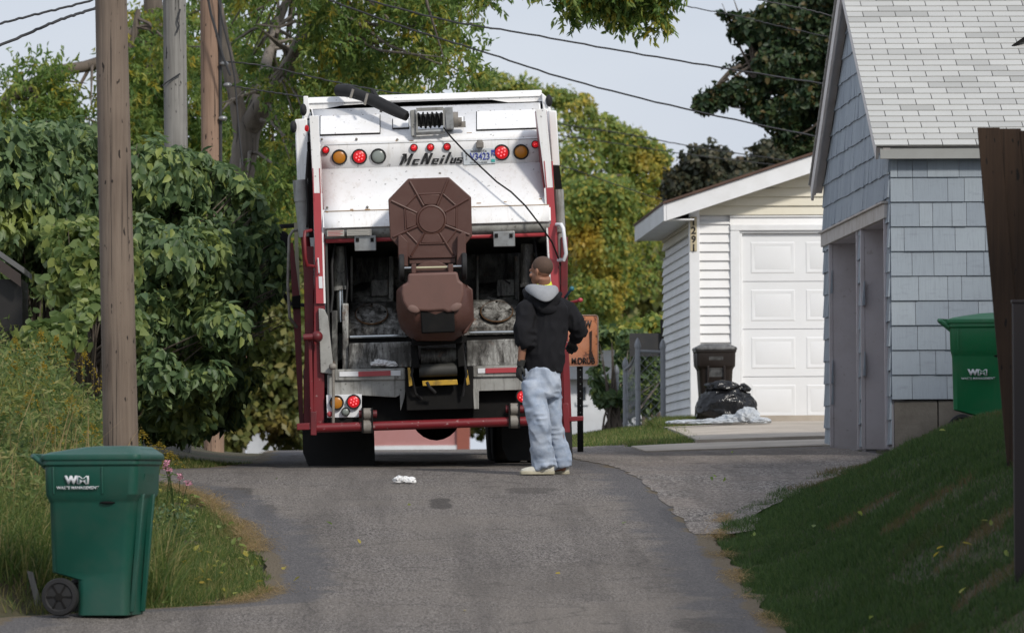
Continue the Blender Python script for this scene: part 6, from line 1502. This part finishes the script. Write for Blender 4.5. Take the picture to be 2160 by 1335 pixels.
li=[BP(90,420,55.5,190,150,1.0),BP(-80,480,55,200,220,1.0),BP(300,400,56,150,100,.9),BP(230,330,56,110,40,.6),BP(420,420,57,110,85,.8),BP(500,440,57.5,60,55,.6),BP(520,530,57.5,72,90,.7),BP(440,560,56,120,110,.8),BP(340,560,55,140,120,.8),BP(470,640,56.5,90,80,.7),BP(380,700,55.5,130,90,.8),BP(450,740,56,80,70,.6),BP(400,810,55.5,110,70,.7),BP(350,880,55,90,50,.6),BP(440,860,56,50,50,.5),BP(570,590,57.5,28,60,.4),BP(150,300,56,60,30,.5),BP(410,350,57,50,20,.4)]+[BP(x+random.uniform(-12,12),y+random.uniform(-10,6),56,random.uniform(14,26),random.uniform(14,26),.15) for x,y in ((20,285),(60,280),(100,275),(160,268),(215,290),(300,318),(340,315),(385,322),(440,338),(475,365),(520,400),(548,440),(570,480),(590,520),(600,565),(600,620),(588,670),(560,700),(545,740),(520,790),(500,830),(490,880))]+[BP(470,690,54.4,60,50,.4),BP(420,790,54.2,60,50,.4),BP(340,800,54,60,70,.4),BP(320,660,54,60,50,.4)]
shrub('lilac_bush','big lilac bush with broad grey green leaves behind the first utility pole',li,66000,.110,LM['lilac'],41,55,None,aspect=.56,gap=.28,gscale=2.3,shell=.40,droop=1.4,br=.022,per=5)
vi=[BP(170,520,52,70,60,.5),BP(180,600,52,85,70,.5),BP(130,480,52.8,50,36,.4),BP(230,560,52,60,90,.4),BP(210,690,51.5,100,60,.5),BP(110,715,51,70,36,.4)]
shrub('wild_grape','pale green vine leaves by the small shed roof at the left',vi,7500,.10,LM['vine'],42,52,None,aspect=.8,gap=.42,gscale=2.4,shell=.5)
# ------------------------------------------------------------------ weeds, goldenrod, grass
def blades(name,P0,hgt,wid,rng,mat,label,cat,lean=.5,parent=None,kind='stuff',att=None,bend=.5):
    n=len(P0); hgt=np.broadcast_to(hgt,(n,))*rng.uniform(.5,1.25,n); a=rng.uniform(0,2*pi,n); ln=rng.uniform(.1,1,n)*lean
    d=np.stack([np.cos(a)*ln,np.sin(a)*ln,np.ones(n)],1); d/=np.linalg.norm(d,axis=1,keepdims=True)
    b=rng.uniform(0,2*pi,n); s=np.stack([np.cos(b),np.sin(b),np.zeros(n)],1)*(np.broadcast_to(wid,(n,))*.5)[:,None]
    mid=P0+d*(hgt*.55)[:,None]; tip=P0+d*(hgt)[:,None]+np.stack([np.cos(a),np.sin(a),-np.ones(n)*.4],1)*(hgt*bend*.4*ln)[:,None]
    V=np.stack([P0-s,P0+s,mid+s*.7,mid-s*.7,tip],1).reshape(-1,3); i=np.arange(n)[:,None]*5
    F4=i+np.array([[0,1,2,3]]); F3=i+np.array([[3,2,4,4]])
    # triangles stored separately: use all-triangle mesh
    F=np.concatenate([i+np.array([[0,1,2]]),i+np.array([[0,2,3]]),i+np.array([[3,2,4]])]); at=rng.uniform(0,1,n) if att is None else att
    o=fmesh(name,V,F,mat,parent,np.concatenate([at]*3)); 
    if label: tag(o,label,cat,kind=kind)
    return o
rng=np.random.default_rng(77)
def scatter(n,x0,x1,y0,y1,keep):
    X=rng.uniform(x0,x1,n); Yv=rng.uniform(y0,y1,n); k=keep(X,Yv); X=X[k];Yv=Yv[k]; return np.stack([X,Yv,H(X,Yv)-.03],1)
edgeL=lambda X,Yv: xl(Yv)-X+.10*(vnoise(np.stack([X*0,Yv*2,Yv*0],1),1.3,2)-.3)
P0=scatter(230000,-4,0.2,40.4,56,lambda X,Yv:(edgeL(X,Yv)>-.02)&((Yv<50.6)|(Yv>53.4)|(X<-1.75))&(rng.uniform(0,1,len(X))<np.where(X<-1.6,.35,1)))
dn=vnoise(P0,3.1,4); P0=P0[(dn>.25)]
el=edgeL(P0[:,0],P0[:,1]); hg=.045+.10*vnoise(P0,1.6,9)*np.clip(el*1.6+.25,.2,1)
blades('verge_grass',P0,hg,.007,rng,LM['grassL'],'rough green and straw coloured grass along the left edge of the alley','grass',lean=.9)
edgeR=lambda X,Yv: X-xe(Yv)+.12*(vnoise(np.stack([X*0,Yv*1.3,Yv*0+5],1),1.7,3)-.4)
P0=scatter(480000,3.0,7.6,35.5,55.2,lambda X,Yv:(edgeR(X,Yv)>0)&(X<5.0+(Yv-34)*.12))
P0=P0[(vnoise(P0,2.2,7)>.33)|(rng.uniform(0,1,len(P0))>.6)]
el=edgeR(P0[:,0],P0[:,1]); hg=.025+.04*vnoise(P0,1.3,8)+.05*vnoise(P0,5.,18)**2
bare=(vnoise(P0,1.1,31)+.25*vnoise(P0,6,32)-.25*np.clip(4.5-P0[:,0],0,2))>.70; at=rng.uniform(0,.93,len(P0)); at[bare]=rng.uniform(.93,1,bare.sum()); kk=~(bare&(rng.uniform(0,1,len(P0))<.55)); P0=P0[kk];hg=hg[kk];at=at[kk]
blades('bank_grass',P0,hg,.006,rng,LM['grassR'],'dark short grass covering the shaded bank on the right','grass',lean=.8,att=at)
P0=scatter(60000,2.75,4.9,63.2,76,lambda X,Yv:(X<4.25+(Yv-63)*.03)&(X>2.8+.25*vnoise(np.stack([X*0,Yv,Yv],1),1.2,3)+np.where(Yv<66,(66-Yv)*.28,0)))
blades('far_grass',P0,.09,.012,rng,LM['grassL'],'strip of grass between the chain link fence and the gravel','grass',lean=.9)
P0=scatter(14000,4.2,4.75,68.6,71.2,lambda X,Yv:(X<GX+.1)|(X>GX-.5)&(X<GX+.02)); blades('far_grass',P0[P0[:,0]<GX+.12],.16,.012,rng,LM['grassL'],'taller grass tuft at the foot of the white garage corner','grass',lean=.8)
# straw at the edges of the alley
X=[];Yv=rng.uniform(40.8,50.5,7000); off=np.abs(rng.normal(size=7000))*.10-.05; Xs=xl(Yv)+off; Z=H(Xs,Yv)+.008
P0=np.stack([Xs,Yv,Z],1); P0=P0[vnoise(P0,1.4,11)>.45]
Y2=rng.uniform(38.5,47,3000); X2=xe(Y2)-np.abs(rng.normal(size=3000))*.07+.03; Q2=np.stack([X2,Y2,H(X2,Y2)+.008],1); Q2=Q2[vnoise(Q2,1.4,12)>.55]
P0=np.concatenate([P0,Q2]); blades('dry_straw',P0,.09,.004,rng,LM['straw'],'yellow dead grass lying over both edges of the asphalt','straw',lean=9)
# weeds
def weedmass(n,x0,x1,y0,y1,hgt,seed):
    r=np.random.default_rng(seed); X=r.uniform(x0,x1,n); Yq=r.uniform(y0,y1,n); return X,Yq
Ls=[];Ns=[];
X=rng.uniform(-3.4,-.9,70000); Yq=rng.uniform(42.5,52.5,70000)
top=np.interp(Yq,[42.5,45,48,51,52.5],[.30,.65,.95,1.15,1.2])*(.65+.6*vnoise(np.stack([X,Yq,X*0],1),1.5,6))
top=top*sst((-.95-X)/.55)*np.where(X>-1.75,.72,1)
k=(top>.12)&((Yq<50.5)|(X<-1.6)); X=X[k];Yq=Yq[k];top=top[k]; Z=H(X,Yq)+top*rng.uniform(.25,1,len(X))
P_=np.stack([X,Yq,Z],1); k=vnoise(P_,4.2,3)>.36; P_=P_[k]; N_=rand_unit(len(P_),rng); N_[:,1]-=.5; N_[:,2]+=.4
o=leaves(P_,N_,.075,rng,'rhomb',.1,'weeds',LM['weed'],None,None,.24); tag(o,'tangle of tall green and yellowish weeds below the lilac at the left','weeds',kind='stuff')
# goldenrod plants
proto=None
def goldenrod(hh,seed):
    r=np.random.default_rng(seed); t=empty('goldenrod',(0,0,0)); m=MB(); m.tube([(0,0,0),(.02,0,hh*.5),(.06,0,hh)],[.005,.004,.002],5); m.build('stem',LM['weed'],t)
    n=60; f=r.uniform(.1,.9,n); P_=np.stack([f*.05,f*0,f*hh],1); N_=rand_unit(n,r); N_[:,2]=.3; leaves(P_,N_,.085,r,'rhomb',-.2,'foliage',LM['weed'],t,None,.2)
    n=150; f=r.uniform(0,1,n); w=r.integers(0,7,n)*2*pi/7; rad=f*.11; P_=np.stack([.05+np.cos(w)*rad,np.sin(w)*rad,hh*.9+(1-f)*.14-.12*f*f+.05*r.normal(size=n)*.3],1); leaves(P_,rand_unit(n,r),.020,r,'rhomb',0,'plume',LM['gold'],t,None,.7); return t
protos=[goldenrod(hh,i) for i,hh in enumerate((.9,1.15,1.4))]; used=[False]*3
rg=random.Random(4)
spots=[(30,705,48.5),(75,690,49),(130,700,49),(170,735,48.5),(20,760,47.5),(100,760,47.5),(215,760,48.5),(60,820,46.5),(150,830,46.5),(240,840,47),(10,850,46),(300,905,48.0),(330,930,47.5),(350,950,47.2),(190,890,45.8),(95,890,45.5),(265,905,46.8)]
for i,(px,py,Yg) in enumerate(spots):
    tp=W(px,py,Yg); gz2=h(tp.x,Yg); hh=tp.z-gz2; k=min(range(3),key=lambda j:abs((.9,1.15,1.4)[j]+.05-hh))
    src=protos[k]
    if not used[k]: used[k]=True; o=src
    else:
        o=src.copy(); COL.objects.link(o)
        for ch in src.children: c=ch.copy(); COL.objects.link(c); c.parent=o
    o.location=(tp.x,Yg,gz2); s__=hh/((.9,1.15,1.4)[k]+.06); o.scale=(1,1,s__); o.rotation_euler=(0,0,rg.uniform(0,6.28))
    tag(o,'goldenrod with a drooping yellow plume among the weeds at the left','goldenrod','goldenrod plants in the left verge')
# dry stalks
X=rng.uniform(-2.7,-1.2,160);Yq=rng.uniform(42.6,46,160);P0=np.stack([X,Yq,H(X,Yq)],1); blades('dry_stalks',P0,.85,.010,rng,LM['straw'],'pale dry grass stalks arching out of the weeds at the lower left','grass',lean=.45,bend=1.2)
X=rng.uniform(-2.6,-.75,5000);Yq=rng.uniform(40.7,43.2,5000);P0=np.stack([X,Yq,H(X,Yq)-.02],1); blades('long_grass',P0,.42,.010,rng,LM['grassL'],'long tangled grass behind the dark green cart','grass',lean=.9,bend=1.3)
# pink flowers
q=W(372,1015,45.2); FL=empty('pink_flowers',(q.x,45.2,h(q.x,45.2)),'small plant with pink flower heads beside the dark green cart','flowers'); r=np.random.default_rng(5)
PK=flat('pink petals',(.62,.26,.36),.6)
for px,py in ((349,983),(357,990),(380,1005),(396,1018),(352,978)):
    c=W(px,py,45.1)-Vector(FL.location); m=MB(); m.tube([(0,0,0),(c.x*.5,0,c.z*.6),c],.003,5); m.build('stem',LM['weed'],FL); leaves(np.array(c)+r.normal(size=(24,3))*.012,rand_unit(24,r),.019,r,'rhomb',0,'flower_head',PK,FL,None,.7)
n=200; leaves(np.stack([r.uniform(-.15,.12,n),r.uniform(-.1,.1,n),r.uniform(0,.22,n)],1),rand_unit(n,r),.05,r,'rhomb',.2,'foliage',LM['lilac'],FL,None,.4)
# fallen leaves
r=np.random.default_rng(6); pts=[]
for px,py in ((1585,1145),(1590,1148),(1976,1178),(1982,1183),(2070,1118),(2030,1165),(2120,1180),(1840,1320),(2025,1322),(1995,925),(1715,1130),(1545,965),(865,1065),(760,1150),(1500,1020),(1510,1022),(1530,1021),(1810,1095),(2090,1130),(700,1110),(1180,1210),(620,1230),(1320,1105),(980,1290),(585,1010),(600,1200)):
    g=gp(px,py); pts.append((g[0],g[1],h(*g)+.045*(g[0]>3.2)+.012))
for i in range(110):
    Yv_=r.uniform(40.6,50); X_=float(xl(Yv_))-abs(r.normal())*.5; pts.append((X_,Yv_,h(X_,Yv_)+.03))
P_=np.array(pts); N_=np.tile([[0,-.3,1.]],(len(P_),1)); o=leaves(P_,N_,.055,r,'ovate',0,'fallen_leaves',LM['yellow'],None,None,.6); tag(o,'small yellow leaves fallen on the bank, the verge and the alley','leaves',kind='stuff')

for k,t_ in enumerate(protos):
    if not used[k]:
        for ch in list(t_.children): bpy.data.objects.remove(ch)
        bpy.data.objects.remove(t_)

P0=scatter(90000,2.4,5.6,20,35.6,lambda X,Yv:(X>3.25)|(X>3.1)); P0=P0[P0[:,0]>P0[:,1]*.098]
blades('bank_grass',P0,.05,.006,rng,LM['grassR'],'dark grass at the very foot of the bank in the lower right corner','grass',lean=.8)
